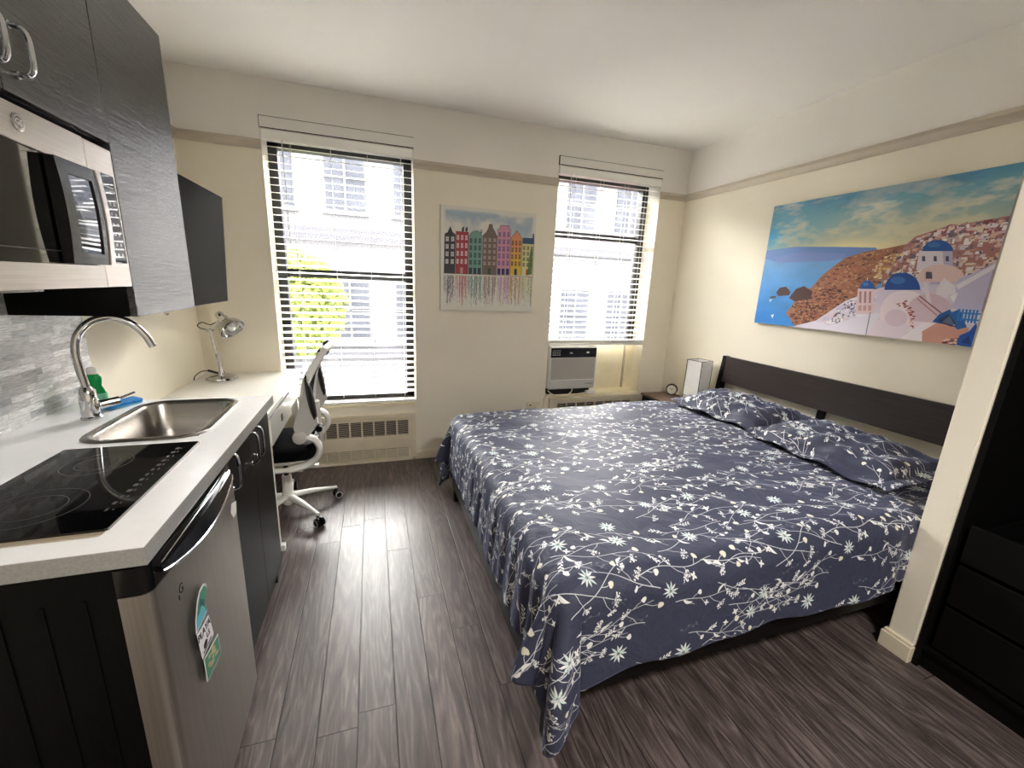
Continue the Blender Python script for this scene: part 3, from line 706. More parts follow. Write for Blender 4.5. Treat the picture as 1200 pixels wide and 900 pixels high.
def pillow(cx, cy, z0, wx, wy, h, tilt, yaw_, label, seed, uo):
    R = random.Random(seed); ph = [R.random()*6 for _ in range(6)]
    t = thing('pillow', label, 'pillow', (cx, cy, z0), 'navy floral pillows at the headboard')
    Mx = Matrix.Translation((cx, cy, z0)) @ Matrix.Rotation(yaw_, 4, 'Z') @ Matrix.Rotation(-tilt, 4, 'Y')
    fl_ = 0.055
    def prof(a, b):
        # a,b in -1..1 over the stuffed body
        e = max(0.0, (1-abs(a)**2.6))*max(0.0, (1-abs(b)**2.6)); return e**0.34
    def side(sg):
        def f(u, v):
            a, b = (u*2-1), (v*2-1); X, Y = a*(wx/2+fl_), b*(wy/2+fl_)
            ia, ib = X/(wx/2), Y/(wy/2); t_ = prof(max(-1, min(1, ia)), max(-1, min(1, ib))) if abs(ia) < 1 and abs(ib) < 1 else 0
            pin = 1-0.045*(abs(b)**2)*(1-abs(a)**4); pin2 = 1-0.05*(abs(a)**2)*(1-abs(b)**4)*0
            w1 = 0.010*math.sin(ib*7+ph[0])*math.sin(ia*4+ph[1])+0.007*math.sin(ib*15+ph[2]+ia*3)+0.005*math.sin(ia*13+ph[3])
            zz = sg*h*0.5*t_*(1.0 if sg > 0 else 0.75)+(w1*t_ if sg > 0 else 0)
            zz += 0.010*math.sin(Y*24+ph[4])*(1-t_)*(0.4+0.6*abs(a))+0.004*math.sin(X*30+ph[5])*(1-t_)
            droop = -0.006*(1-t_)
            return Mx @ Vector((X*pin, Y*pin2, h*0.5*0.75+zz+droop+(0.0015*sg))), (X*0.4+Y+uo, X-Y*0.4+uo*0.37)
        return f
    a = grid_obj('pillowcase', 64, 84, side(1), 'floral', t); b = grid_obj('pillowcase_back', 40, 52, side(-1), 'floral', t)
    return t
pillow(2.325, 1.395, 0.616, 0.40, 0.66, 0.130, 0.12, -0.05, 'navy floral pillow nearer the cream partition, overlapping the other pillow', 3, 0.31)
pillow(2.355, 2.125, 0.616, 0.38, 0.62, 0.130, 0.12, 0.04, 'navy floral pillow nearer the bedside lamp and clock', 8, 1.17)

# ================================================================== NIGHTSTAND + things on it
nx0, nx1, ny0, ny1, nz = 2.325, 2.632, 2.600, 3.150, 0.500
t = thing('nightstand', 'small dark brown nightstand in the far corner beside the bed', 'nightstand', (2.48, 2.87, 0))
mb = MB(); mb.rbox(nx0+0.012, nx1, ny0+0.01, ny0+0.028, 0, nz-0.02, 0.002); mb.rbox(nx0+0.012, nx1, ny1-0.028, ny1-0.01, 0, nz-0.02, 0.002)
mb.rbox(nx1-0.014, nx1, ny0+0.028, ny1-0.028, 0.05, nz-0.02, 0.002); mb.rbox(nx0+0.02, nx1-0.014, ny0+0.028, ny1-0.028, 0.08, 0.096, 0.002); obj('body', mb, 'bedrail', t)
mb = MB(); mb.rbox(nx0, nx1, ny0, ny1, nz-0.02, nz, 0.003); obj('top', mb, 'nsttop', t)
mb = MB(); mb.rbox(nx0+0.002, nx0+0.018, ny0+0.03, ny1-0.03, nz-0.175, nz-0.028, 0.002); dr = obj('drawer', mb, 'bedrail', t)
mb = MB(); mb.tube([(nx0-0.0, 2.80, nz-0.055), (nx0-0.018, 2.80, nz-0.055), (nx0-0.018, 2.95, nz-0.055), (nx0, 2.95, nz-0.055)], 0.005, 8); obj('handle', mb, 'chrome', dr, True)

t = thing('alarm_clock', 'small round clock with black rim standing on the nightstand', 'clock', (2.555, 3.02, nz))
Mc = Matrix.Translation((2.555, 3.02, nz+0.052)) @ Matrix.Rotation(math.atan2(-3.02, -2.555)+PI/2, 4, 'Z')    # dial looks towards the room
mb = MB(); mb.lathe([(0.040, -0.004), (0.048, -0.002), (0.050, 0.010), (0.050, 0.022), (0.046, 0.030), (0.030, 0.034)], (0, 0, 0), 32, Mc, axis=1); obj('rim', mb, 'blackmatte', t, True)
mb = MB(); mb.lathe([(0.0405, -0.0062), (0.0405, -0.003)], (0, 0, 0), 32, Mc, axis=1); obj('dial', mb, 'clockface', t)
for nm, ang, L, w_ in (('hour_hand', 2.2, 0.020, 0.0016), ('minute_hand', 0.75, 0.030, 0.0011)):
    mb = MB(); mb.box(-w_, w_, -0.0085, -0.0065, -0.004, L, Mc @ Matrix.Rotation(ang-PI/2, 4, 'Y')); obj(nm, mb, 'blackmatte', t)
mb = MB()
for k in range(12): mb.box(-0.0008, 0.0008, -0.0075, -0.006, 0.033, 0.038, Mc @ Matrix.Rotation(k*PI/6, 4, 'Y'))
obj('hour_mark', mb, 'blackmatte', t)
for s_ in (-1, 1): mb = MB(); mb.tube([Mc @ Vector((s_*0.022, 0.012, -0.042)), Mc @ Vector((s_*0.028, 0.012, -0.052+0.003))], 0.005, 8); obj('foot', mb, 'blackmatte', t)

lx, ly, lz0 = 2.520, 2.690, nz
t = thing('table_lamp', 'white paper box lamp standing on the nightstand beside the headboard', 'lamp', (lx, ly, nz))
Ml = Matrix.Translation((lx, ly, 0)) @ Matrix.Rotation(math.radians(12), 4, 'Z')
mb = MB(); mb.rbox(-0.05, 0.05, -0.05, 0.05, nz, nz+0.018, 0.003, M=Ml); obj('base', mb, 'bedrail', t)
hw = 0.068; z0_, z1_ = nz+0.085, nz+0.385
for i in range(4):
    Mi = Ml @ Matrix.Rotation(i*PI/2, 4, 'Z'); mb = MB(); mb.box(-hw, hw, hw-0.0012, hw, z0_, z1_, Mi); obj('paper_panel', mb, 'paper', t)
mb = MB()
for a in (-1, 1):
    for b in (-1, 1): mb.box(a*hw-0.002, a*hw+0.002, b*hw-0.002, b*hw+0.002, nz+0.012, z1_+0.001, Ml)
for z in (z0_, z1_-0.003):
    for a in (-1, 1): mb.box(-hw, hw, a*hw-0.0022, a*hw+0.0022, z, z+0.003, Ml); mb.box(a*hw-0.0022, a*hw+0.0022, -hw, hw, z, z+0.003, Ml)
obj('wire_frame', mb, 'bedrail', t)
mb = MB(); mb.lathe([(0.014, nz+0.018), (0.014, nz+0.10), (0.020, nz+0.10), (0.020, nz+0.14)], (lx, ly, 0), 16); mb.sphere((lx, ly, nz+0.17), 0.03, 14); obj('bulb', mb, 'whiteplastic', t, True)

# ================================================================== WARDROBE (right foreground)
wx = 2.018; wy1 = 0.786; wy0 = -0.20; wh = 2.36
t = thing('wardrobe', 'tall open black wardrobe with low drawers at the right edge', 'wardrobe', (2.32, 0.3, 0))
mb = MB(); mb.rbox(wx, W-0.004, wy1-0.018, wy1, 0, wh, 0.002); mb.rbox(wx, W-0.004, wy0, wy0+0.018, 0, wh, 0.002)
mb.rbox(wx, W-0.004, wy0+0.018, wy1-0.018, wh-0.018, wh, 0.002); mb.rbox(W-0.012, W-0.004, wy0+0.018, wy1-0.018, 0, wh-0.018, 0.001)
mb.rbox(wx+0.002, W-0.01, wy0+0.018, wy1-0.018, 0.085, 0.103, 0.002); mb.rbox(wx+0.02, wx+0.036, wy0+0.018, wy1-0.018, 0, 0.085, 0.001)
mb.rbox(wx+0.02, W-0.012, wy0+0.018, wy1-0.018, 1.95, 1.968, 0.001)
obj('carcass', mb, 'wardrobe', t)
for a, b in ((0.112, 0.296), (0.312, 0.476), (0.492, 0.642)):
    mb = MB(); mb.rbox(wx+0.014, wx+0.030, wy0+0.028, wy1-0.034, a, b, 0.003)
    mb.box(wx+0.030, W-0.08, wy1-0.05, wy1-0.038, a+0.02, b-0.03); mb.box(wx+0.030, W-0.08, wy0+0.03, wy0+0.042, a+0.02, b-0.03); mb.box(wx+0.030, W-0.08, wy0+0.042, wy1-0.05, a+0.02, a+0.03)
    mb.box(W-0.09, W-0.08, wy0+0.042, wy1-0.05, a+0.02, b-0.03)
    obj('drawer', mb, 'wardrobe', t)
mb = MB(); mb.tube([(2.32, wy0+0.018, 1.86), (2.32, wy1-0.018, 1.86)], 0.0125, 12); obj('hanging_rail', mb, 'nickel', t, True)

# ================================================================== KITCHEN: worktop with sink opening
CT, CE = 0.910, -0.425; CY0, CY1 = 0.868, 1.977
SX0, SX1, SY0, SY1 = -0.862, -0.520, 1.475, 1.945     # sink rim
def rrect(x0, x1, y0, y1, r, n=6):
    out = []
    for cx, cy, a0 in ((x1-r, y1-r, 0), (x0+r, y1-r, PI/2), (x0+r, y0+r, PI), (x1-r, y0+r, 3*PI/2)):
        for k in range(n+1): a = a0+k*PI/2/n; out.append((cx+r*math.cos(a), cy+r*math.sin(a)))
    return out
mb = MB(); bm = mb.bm
e_ = 0.02
for (a, b, c, d) in ((LX+0.002, CE, CY0, SY0+e_), (LX+0.002, CE, SY1-e_, CY1), (LX+0.002, SX0+e_, SY0+e_, SY1-e_), (SX1-e_, CE, SY0+e_, SY1-e_)):
    mb.box(a, b, c, d, CT-0.038, CT)
wt = obj('worktop', mb, ['counter'], None)
tag(wt, 'glossy white kitchen worktop with grey edge along the left wall', 'worktop')
mb = MB(); mb.box(CE, CE+0.0015, CY0-0.0015, CY1, CT-0.038, CT-0.0008); mb.box(LX+0.002, CE, CY0-0.0015, CY0, CT-0.038, CT-0.0008); mb.box(LX+0.3, CE, CY1, CY1+0.0012, CT-0.038, CT-0.0008)
obj('edge_band', mb, 'counteredge', wt)

# ---- sink
t = thing('kitchen_sink', 'stainless steel drop-in sink set in the white worktop', 'sink', ((SX0+SX1)/2, (SY0+SY1)/2, CT-0.16))
mb = MB(); R0 = []
prof = [((SX0, SX1, SY0, SY1), 0.085, CT+0.0005), ((SX0+0.004, SX1-0.004, SY0+0.004, SY1-0.004), 0.083, CT+0.005), ((SX0+0.016, SX1-0.016, SY0+0.016, SY1-0.016), 0.075, CT+0.0065),
        ((SX0+0.028, SX1-0.028, SY0+0.028, SY1-0.028), 0.066, CT+0.003), ((SX0+0.034, SX1-0.034, SY0+0.034, SY1-0.034), 0.062, CT-0.006), ((SX0+0.042, SX1-0.042, SY0+0.042, SY1-0.042), 0.058, CT-0.115),
        ((SX0+0.050, SX1-0.050, SY0+0.050, SY1-0.050), 0.052, CT-0.140), ((SX0+0.075, SX1-0.075, SY0+0.075, SY1-0.075), 0.035, CT-0.152), ((SX0+0.135, SX1-0.135, SY0+0.19, SY1-0.19), 0.030, CT-0.156)]
rings = [[mb.bm.verts.new((x, y, z)) for x, y in rrect(*b, r, 8)] for b, r, z in prof]
for A, B in zip(rings, rings[1:]):
    for k in range(len(A)): mb.face([A[k], A[(k+1) % len(A)], B[(k+1) % len(A)], B[k]])
mb.face(rings[-1]); obj('bowl', mb, 'sinksteel', t, True)
mb = MB(); mb.lathe([(0.042, CT-0.155), (0.040, CT-0.151), (0.030, CT-0.150), (0.028, CT-0.156)], ((SX0+SX1)/2, (SY0+SY1)/2, 0), 24); mb.sphere(((SX0+SX1)/2, (SY0+SY1)/2, CT-0.155), 0.012, 10, sc=(1, 1, 0.6)); obj('drain', mb, 'chrome', t, True)

# ---- faucet
fx, fy = -0.934, 1.753; dx, dy = 0.953, 0.302
t = thing('faucet', 'tall chrome gooseneck faucet behind the sink', 'faucet', (fx, fy, CT))
mb = MB(); mb.lathe([(0.029, CT), (0.029, CT+0.006), (0.0255, CT+0.010), (0.0240, CT+0.060), (0.0225, CT+0.098), (0.0145, CT+0.108), (0.0125, CT+0.112)], (fx, fy, 0), 28); obj('body', mb, 'chrome', t, True)
pts = [(0, CT+0.10), (-0.006, CT+0.17), (-0.008, CT+0.235), (0.006, CT+0.290), (0.045, CT+0.333), (0.095, CT+0.346), (0.140, CT+0.325), (0.172, CT+0.285), (0.190, CT+0.240)]
mb = MB(); mb.tube(smooth_curve([(fx+dx*s_, fy+dy*s_, z) for s_, z in pts], 7), 0.0118, 14); obj('spout', mb, 'chrome', t, True)
mb = MB(); mb.tube([(fx+0.024, fy+0.012, CT+0.045), (fx+0.066, fy+0.040, CT+0.052)], [0.016, 0.0145], 14); mb.tube([(fx+0.060, fy+0.036, CT+0.055), (fx+0.078, fy+0.060, CT+0.062), (fx+0.092, fy+0.085, CT+0.067)], [0.0045, 0.004, 0.0035], 8); obj('lever', mb, 'chrome', t, True)
mb = MB(); mb.sphere((fx+0.022, fy-0.012, CT+0.052), 0.020, 16, sc=(0.55, 0.8, 1.7)); obj('front_plate', mb, 'chrome', t, True)

# ---- soap, scrubber
t = thing('dish_soap_bottle', 'small green dish soap bottle with white cap in the corner of the worktop', 'bottle', (-1.010, 1.945, CT))
Mb = Matrix.Translation((-1.010, 1.945, 0)) @ Matrix.Diagonal((1, 0.72, 1, 1))
mb = MB(); mb.lathe([(0.026, CT), (0.032, CT+0.006), (0.033, CT+0.030), (0.027, CT+0.055), (0.021, CT+0.072), (0.024, CT+0.088), (0.025, CT+0.104), (0.018, CT+0.116), (0.013, CT+0.120)], (0, 0, 0), 24, Mb); obj('bottle', mb, 'soap', t, True)
mb = MB(); mb.lathe([(0.0165, CT+0.117), (0.0165, CT+0.134), (0.012, CT+0.142), (0.006, CT+0.144)], (0, 0, 0), 20, Mb); obj('cap', mb, 'whiteplastic', t, True)
mb = MB(); mb.lathe([(0.0335, CT+0.020), (0.0338, CT+0.024), (0.0338, CT+0.036), (0.0325, CT+0.044)], (0, 0, 0), 24, Mb, cap=False); obj('bottle_label', mb, plain('green_paper_label', (110, 190, 150), 0.5), t, True)
t = thing('dish_scrubber', 'bright blue dish scrubber lying beside the faucet', 'scrubber', (-0.93, 1.885, CT))
mb = MB(); mb.rbox(-0.060, 0.060, -0.026, 0.026, 0.006, 0.022, 0.007, 3, Matrix.Translation((-0.915, 1.90, CT)) @ Matrix.Rotation(math.radians(62), 4, 'Z') @ Matrix.Rotation(0.06, 4, 'X')); obj('sponge_head', mb, 'bluesponge', t, True)
mb = MB(); mb.rbox(-0.056, 0.056, -0.022, 0.022, 0.0, 0.007, 0.003, 2, Matrix.Translation((-0.912, 1.90, CT)) @ Matrix.Rotation(math.radians(62), 4, 'Z')); obj('bristle_pad', mb, plain('pale_blue_pad', (120, 190, 225), 0.8, bump=0.5), t, True)

# ---- hob
t = thing('cooktop', 'black glass two-burner cooktop set in the front of the worktop', 'cooktop', (-0.675, 1.184, CT))
hx0, hx1, hy0, hy1 = -0.836, -0.516, 0.943, 1.427
mb = MB(); mb.prism(rrect(hx0, hx1, hy0, hy1, 0.006, 3), 2, CT+0.0005, CT+0.0065); obj('glass_plate', mb, 'blackglass', t)
mb = MB(); mb.prism(rrect(hx0+0.004, hx1-0.002, hy0-0.017, hy0+0.010, 0.008, 4), 2, CT+0.0002, CT+0.0012); obj('gasket', mb, 'beige', t)
mb = MB(); mb.box(hx1, hx1+0.0022, hy0+0.004, hy1-0.004, CT+0.0005, CT+0.0060); obj('steel_trim', mb, 'nickel', t)
mr = plain('printed_hob_mark', (70, 70, 72), 0.3)
for cy, q in ((1.30, 0.072), (1.30, 0.045), (1.07, 0.088), (1.07, 0.055)):
    mb = MB(); n = 48
    for k in range(n):
        a, b = 2*PI*k/n, 2*PI*(k+1)/n; z = CT+0.0068
        mb.face(mb._verts([(-0.70+math.cos(a)*q, cy+math.sin(a)*q, z), (-0.70+math.cos(b)*q, cy+math.sin(b)*q, z), (-0.70+math.cos(b)*(q-0.0018), cy+math.sin(b)*(q-0.0018), z), (-0.70+math.cos(a)*(q-0.0018), cy+math.sin(a)*(q-0.0018), z)]))
    obj('burner_ring', mb, mr, t)
mb = MB(); R = random.Random(4)
for k in range(13):
    y = 1.02+k*0.029
    mb.box(-0.556, -0.552+R.random()*0.006, y, y+0.012, CT+0.0066, CT+0.0069); mb.box(-0.543, -0.540, y+0.002, y+0.006+R.random()*0.008, CT+0.0066, CT+0.0069)
obj('touch_control_mark', mb, mr, t)

# ---- backsplash
mb = MB(); mb.rbox(LX+0.0005, LX+0.009, 0.45, 2.088, CT+0.001, 1.42, 0.001)
bs = obj('mosaic_backsplash', mb, 'mosaic'); world_origin(bs)
tag(bs, 'grey glass strip mosaic backsplash on the left wall behind the faucet', 'backsplash')

# ---- end panel + base cabinet
mb = MB(); mb.box(LX+0.003, -0.482, CY0+0.004, CY0+0.020, 0.0, CT-0.0385)
for k in range(9): mb.box(-1.03+k*0.062, -1.024+k*0.062, CY0+0.0015, CY0+0.004, 0.02, CT-0.10)
tag(obj('cabinet_end_panel', mb, 'endpanel'), 'black panelled end board closing the counter beside the small refrigerator', 'panel')
t = thing('base_cabinet', 'black-brown base cabinet with chrome handles under the sink', 'cabinet', (-0.75, 1.69, 0))
cy0, cy1 = 1.400, 1.962; xf = -0.447
mb = MB(); mb.box(LX+0.003, xf-0.022, cy0, cy0+0.018, 0.10, CT-0.0385); mb.box(LX+0.003, xf-0.022, cy1-0.018, cy1, 0.0, CT-0.0385); mb.box(LX+0.003, LX+0.012, cy0+0.018, cy1-0.018, 0.10, CT-0.0385)
mb.box(LX+0.012, xf-0.022, cy0+0.018, cy1-0.018, 0.10, 0.118); mb.box(-0.52, -0.505, cy0, cy1-0.018, 0.0, 0.10); obj('body', mb, 'cabbase', t)
def bow_handle(parent, x, y, z0, z1, out=0.032, r=0.005):
    m = MB(); zc = (z0+z1)/2; pts = [(x-0.001, y, z0), (x+out*0.7, y, z0+0.003), (x+out, y, z0+0.018), (x+out*1.06, y, zc), (x+out, y, z1-0.018), (x+out*0.7, y, z1-0.003), (x-0.001, y, z1)]
    m.tube(smooth_curve(pts, 5), r, 10, flat=(0.8, 1.25)); m.lathe([(0.008, x-0.0005), (0.008, x+0.006)], (0, y, z0), 12, axis=0); m.lathe([(0.008, x-0.0005), (0.008, x+0.006)], (0, y, z1), 12, axis=0)
    return obj('handle', m, 'chrome', parent, True)
for a, b, hy in ((cy0+0.002, 1.689, 1.655), (1.692, cy1-0.001, 1.725)):
    mb = MB(); mb.rbox(xf-0.020, xf, a, b, 0.105, CT-0.045, 0.0015); d_ = obj('door', mb, 'cabbase', t); bow_handle(d_, xf, hy, 0.735, 0.855, 0.030)
bow_handle(t, xf, 1.43, 0.745, 0.865, 0.026, 0.006)

# ---- compact refrigerator
t = thing('compact_refrigerator', 'brushed steel compact refrigerator with stickers under the worktop', 'refrigerator', (-0.75, 1.13, 0))
fy0, fy1 = 0.872, 1.392
mb = MB(); mb.rbox(-1.02, -0.485, 0.893, fy1-0.002, 0.03, 0.862, 0.008); mb.rbox(-0.53, -0.50, 0.90, 1.38, 0.0, 0.05, 0.003); obj('body', mb, 'blackmatte', t)
def door_sec(x_in, x_out, y0, y1, bow=0.008, r=0.022):
    pts = [(x_in, y0), (x_in, y1)]
    for k in range(6): a = k*PI/2/5; pts.append((x_out-r+r*math.sin(a)-bow, y1-r+r*math.cos(a)))
    for k in range(1, 8): q = k/8; pts.append((x_out-bow+bow*math.sin(PI*q), y1-r+(y0+r-(y1-r))*q))
    for k in range(6): a = k*PI/2/5; pts.append((x_out-r+r*math.cos(a)-bow, y0+r-r*math.sin(a)))
    return pts
mb = MB(); mb.prism(door_sec(-0.480, -0.417, fy0-0.004, fy1), 2, 0.055, 0.806); obj('door', mb, 'fridgesteel', t, True)
mb = MB(); mb.prism(door_sec(-0.480, -0.419, fy0-0.004, fy1), 2, 0.807, 0.866); obj('door_cap', mb, 'blackplastic', t, True)
# pocket handle: a bowed lip under a dark scoop
mb = MB(); pts, pt2 = [], []
for k in range(25):
    q = k/24; y = fy0+0.030+q*(fy1-fy0-0.075); b = math.sin(PI*q)
    pts.append((-0.417+0.014*b**0.5, y, 0.830-0.034*b)); pt2.append((-0.419+0.006*b**0.5, y, 0.842-0.006*b))
mb.tube(pts, 0.0032, 8); obj('handle_trim', mb, 'chrome', t, True)
mb = MB()
for k in range(24):
    a, b, c, d = pts[k], pts[k+1], pt2[k+1], pt2[k]
    ins = lambda p, q_: (p[0]-q_, p[1], p[2])
    mb.face(mb._verts([a, b, c, d])); mb.face(mb._verts([ins(a, 0.012), ins(b, 0.012), ins(c, 0.012), ins(d, 0.012)])); mb.face(mb._verts([d, c, ins(c, 0.012), ins(d, 0.012)])); mb.face(mb._verts([a, b, ins(b, 0.012), ins(a, 0.012)]))
obj('handle', mb, 'blackplastic', t, True)
mb = MB(); pts = [(-0.4165, fy0+0.028+q*(fy1-fy0-0.090), 0.853+0.002*math.sin(PI*q)) for q in [k/12 for k in range(13)]]; mb.tube(pts, 0.0016, 6); obj('cap_highlight', mb, 'chrome', t, True)
def yz_text(s, size, y, z, x, rot=0.0, sx=1.0):
    tm = text_mesh(s, size); m = Matrix.Translation((x, y, z)) @ Matrix(((0, 0, 1, 0), (1, 0, 0, 0), (0, 1, 0, 0), (0, 0, 0, 1))) @ Matrix.Rotation(rot, 4, 'Z') @ Matrix.Diagonal((sx, 1, 1, 1))
    mb = MB(); mb.add(tm, m); return mb
mb = yz_text('G', 0.030, 0.953, 0.748, -0.4152, -0.1); mb.box(-0.4158, -0.4150, 0.938, 0.943, 0.730, 0.740); obj('badge', mb, 'blackmatte', t)
mb = MB(); mb.prism([(1.2988, .7607), (1.3383, .7489), (1.330, .7166), (1.302, .7124), (1.2864, .7378)], 0, -0.4125, -0.4115); obj('paper_tag', mb, 'whiteplastic', t)

def sticker(name, outline, x, mat):
    m = MB(); m.prism(outline, 0, x, x+0.0006); return m
SXD = -0.4105
tl, wt_, gn, tn, nv = plain('sticker_teal', (96, 176, 196), 0.4), plain('sticker_white', (222, 218, 222), 0.4), plain('sticker_green', (58, 128, 98), 0.4), plain('sticker_tan', (196, 168, 132), 0.4), plain('sticker_navy', (30, 70, 95), 0.4)
fin = [(1.0567, .6795), (1.0441, .6884), (1.021, .6873), (1.0014, .6731), (.9781, .6364), (.973, .6073), (1.0403, .6102), (1.0499, .6144), (1.0451, .6238), (1.0368, .6274), (1.0452, .6467), (1.0613, .6653)]
def shrink(p, k): cx = sum(a for a, b in p)/len(p); cy = sum(b for a, b in p)/len(p); return [(cx+(a-cx)*k, cy+(b-cy)*k) for a, b in p]
t1 = thing('fin_sticker', 'teal fin-shaped sticker with white border, top of three on the refrigerator door', 'sticker', (SXD, 1.01, 0.60), 'souvenir stickers on the refrigerator')
obj('backing', sticker('a', fin, SXD, wt_), wt_, t1); obj('printed_face', sticker('a', shrink(fin, 0.86), SXD+0.0006, gn), gn, t1)
obj('wave', sticker('a', shrink([(.985, .640), (.978, .612), (1.036, .615), (1.030, .632), (1.018, .650), (1.004, .640)], 1.0), SXD+0.0012, tl), tl, t1)
obj('peak', sticker('a', [(1.006, .652), (1.016, .668), (1.034, .652), (1.030, .638), (1.016, .650)], SXD+0.0014, nv), nv, t1)
s2 = [(1.0477, .5965), (1.0598, .5284), (.9839, .5269), (.9757, .603)]
t2 = thing('lettered_sticker', 'white square sticker with black lettering, middle of three on the refrigerator door', 'sticker', (SXD, 1.02, 0.53), 'souvenir stickers on the refrigerator')
obj('backing', sticker('a', s2, SXD, wt_), wt_, t2)
mb = yz_text('PLAYA', 0.026, 1.013, 0.583, SXD+0.001, -0.06, 0.95); mb2 = yz_text('LS', 0.020, 1.030, 0.558, SXD+0.001, -0.06)
tmp = mb2.bm; mb.add(tmp); mb.prism([(1.0, .552), (1.012, .556), (1.022, .550), (1.018, .541), (1.006, .538), (.998, .543)], 0, SXD+0.0006, SXD+0.0012); mb.box(SXD+0.0006, SXD+0.0012, .993, 1.045, .533, .5365); obj('lettering', mb, 'blackmatte', t2)
s3 = [(1.0832, .5064), (1.0852, .442), (.9893, .4539), (.989, .5198)]
t3 = thing('green_sticker', 'green square sticker with tan picture, lowest of three on the refrigerator door', 'sticker', (SXD, 1.03, 0.44), 'souvenir stickers on the refrigerator')
obj('backing', sticker('a', s3, SXD, wt_), wt_, t3); obj('printed_face', sticker('a', shrink(s3, 0.90), SXD+0.0006, gn), gn, t3)
mb = MB(); R = random.Random(9)
for k in range(16):
    y, z = 1.005+R.random()*0.06, 0.463+R.random()*0.04; mb.box(SXD+0.0012, SXD+0.0016, y, y+0.010, z, z+0.007)
obj('picture_patch', mb, tn, t3)

# ================================================================== UPPER CABINETS + MICROWAVE
UX = -0.750; UT = 2.300
t = thing('upper_cabinet', 'dark woodgrain cabinet with chrome bow handles above the microwave', 'cabinet', (-0.92, 1.36, 1.79))
mb = MB(); mb.box(LX+0.002, UX-0.022, 0.975, 1.736, 1.788, UT); obj('body', mb, 'cab', t)
for a, b, hy in ((0.977, 1.335, 1.31), (1.338, 1.735, 1.385)):
    mb = MB(); mb.rbox(UX-0.020, UX, a, b, 1.790, UT, 0.0012); d_ = obj('door', mb, 'cab', t); bow_handle(d_, UX, hy, 1.835, 1.935, 0.034, 0.0062)
t = thing('tall_wall_cabinet', 'tall narrow dark woodgrain wall cabinet to the right of the microwave', 'cabinet', (-0.92, 1.98, 1.262))
mb = MB(); mb.box(LX+0.002, UX-0.022, 1.739, 2.228, 1.264, UT); mb.mi = 1; mb.box(LX+0.002, UX-0.022, 1.7375, 1.739, 1.262, 1.80); obj('body', mb, ['cab', 'endpanel'], t)
mb = MB(); mb.rbox(UX-0.020, UX, 1.738, 2.229, 1.2625, UT, 0.0012); d_ = obj('door', mb, 'cab', t)
mb = MB(); mb.tube(smooth_curve([(UX-0.03, 2.01, 1.266), (UX-0.03, 2.01, 1.252), (UX-0.024, 2.012, 1.247), (UX-0.02, 2.015, 1.252)], 4), 0.0022, 6); obj('hook', mb, 'nickel', t, True)
t = thing('small_wall_cabinet', 'plain charcoal wall cabinet above the desk, past the tall woodgrain one', 'cabinet', (-0.93, 2.53, 1.26))
mb = MB(); mb.prism([(LX+0.002, 1.27), (-0.80, 1.27), (-0.775, 1.80), (LX+0.002, 1.80)], 1, 2.232, 2.835); obj('body', mb, 'cabmatte', t)
mb = MB(); mb.prism([(-0.798, 1.262), (-0.780, 1.262), (-0.752, 1.812), (-0.770, 1.812)], 1, 2.230, 2.80); obj('door', mb, 'cabmatte', t)

t = thing('microwave_oven', 'stainless steel microwave oven with black glass door mounted under the cabinet', 'microwave', (-0.92, 1.36, 1.361))
MX = UX; my0, my1, mz0, mz1 = 0.985, 1.735, 1.362, 1.768
mb = MB(); mb.box(LX+0.010, MX-0.045, my0, my1, mz0-0.002, mz1+0.018); obj('body', mb, 'blackmatte', t)
def curved_plate(y0, y1, z0, z1, x, th=0.02, bow=0.0):
    m = MB(); m.rbox(x-th, x, y0, y1, z0, z1, 0.003); return m
mb = MB()
def plate_with_hole(mb, y0, y1, z0, z1, hy0, hy1, hz0, hz1, x, th, arc=0.0):
    # stainless face with a dark window; top edge of the window gently arched
    n = 14; top = [(hy0+(hy1-hy0)*k/n, hz1-arc*((k/n)**2)) for k in range(n+1)]
    mb.prism([(y0, z0), (y1, z0), (y1, hz0), (y0, hz0)], 0, x-th, x)
    mb.prism([(hy1, hz0), (y1, hz0), (y1, z1), (hy1, z1)], 0, x-th, x)
    if hy0 > y0: mb.prism([(y0, hz0), (hy0, hz0), (hy0, z1), (y0, z1)], 0, x-th, x)
    for a, b in zip(top, top[1:]): mb.prism([(a[0], a[1]), (b[0], b[1]), (b[0], z1), (a[0], z1)], 0, x-th, x)
plate_with_hole(mb, my0, 1.595, mz0, mz1, my0+0.02, 1.575, 1.423, 1.694, MX, 0.042, 0.014); dr = obj('door', mb, 'steel', t)
mb = MB(); mb.box(MX-0.040, MX-0.006, my0+0.02, 1.580, 1.420, 1.697); obj('glass', mb, 'blackglass', dr)
mb = MB(); mb.box(MX-0.006, MX-0.0052, 1.435, 1.437, 1.423, 1.690); mb.box(MX-0.006, MX-0.0052, 1.06, 1.435, 1.455, 1.457); obj('window_line', mb, mr, dr)
mb = MB(); mb.rbox(MX-0.042, MX, 1.598, my1, mz0, mz1, 0.003); pn = obj('control_panel', mb, 'steel', t)
mb = MB(); mb.rbox(MX-0.002, MX+0.0012, 1.640, 1.722, 1.432, 1.692, 0.004); obj('control_glass', mb, 'blackglass', pn)
mb = MB()
for i in range(3):
    for j in range(6): mb.box(MX+0.0012, MX+0.0017, 1.654+i*0.022, 1.664+i*0.022, 1.455+j*0.030, 1.463+j*0.030)
mb.box(MX+0.0012, MX+0.0017, 1.652, 1.712, 1.655, 1.658); obj('printed_keypad', mb, 'greyplastic', pn)
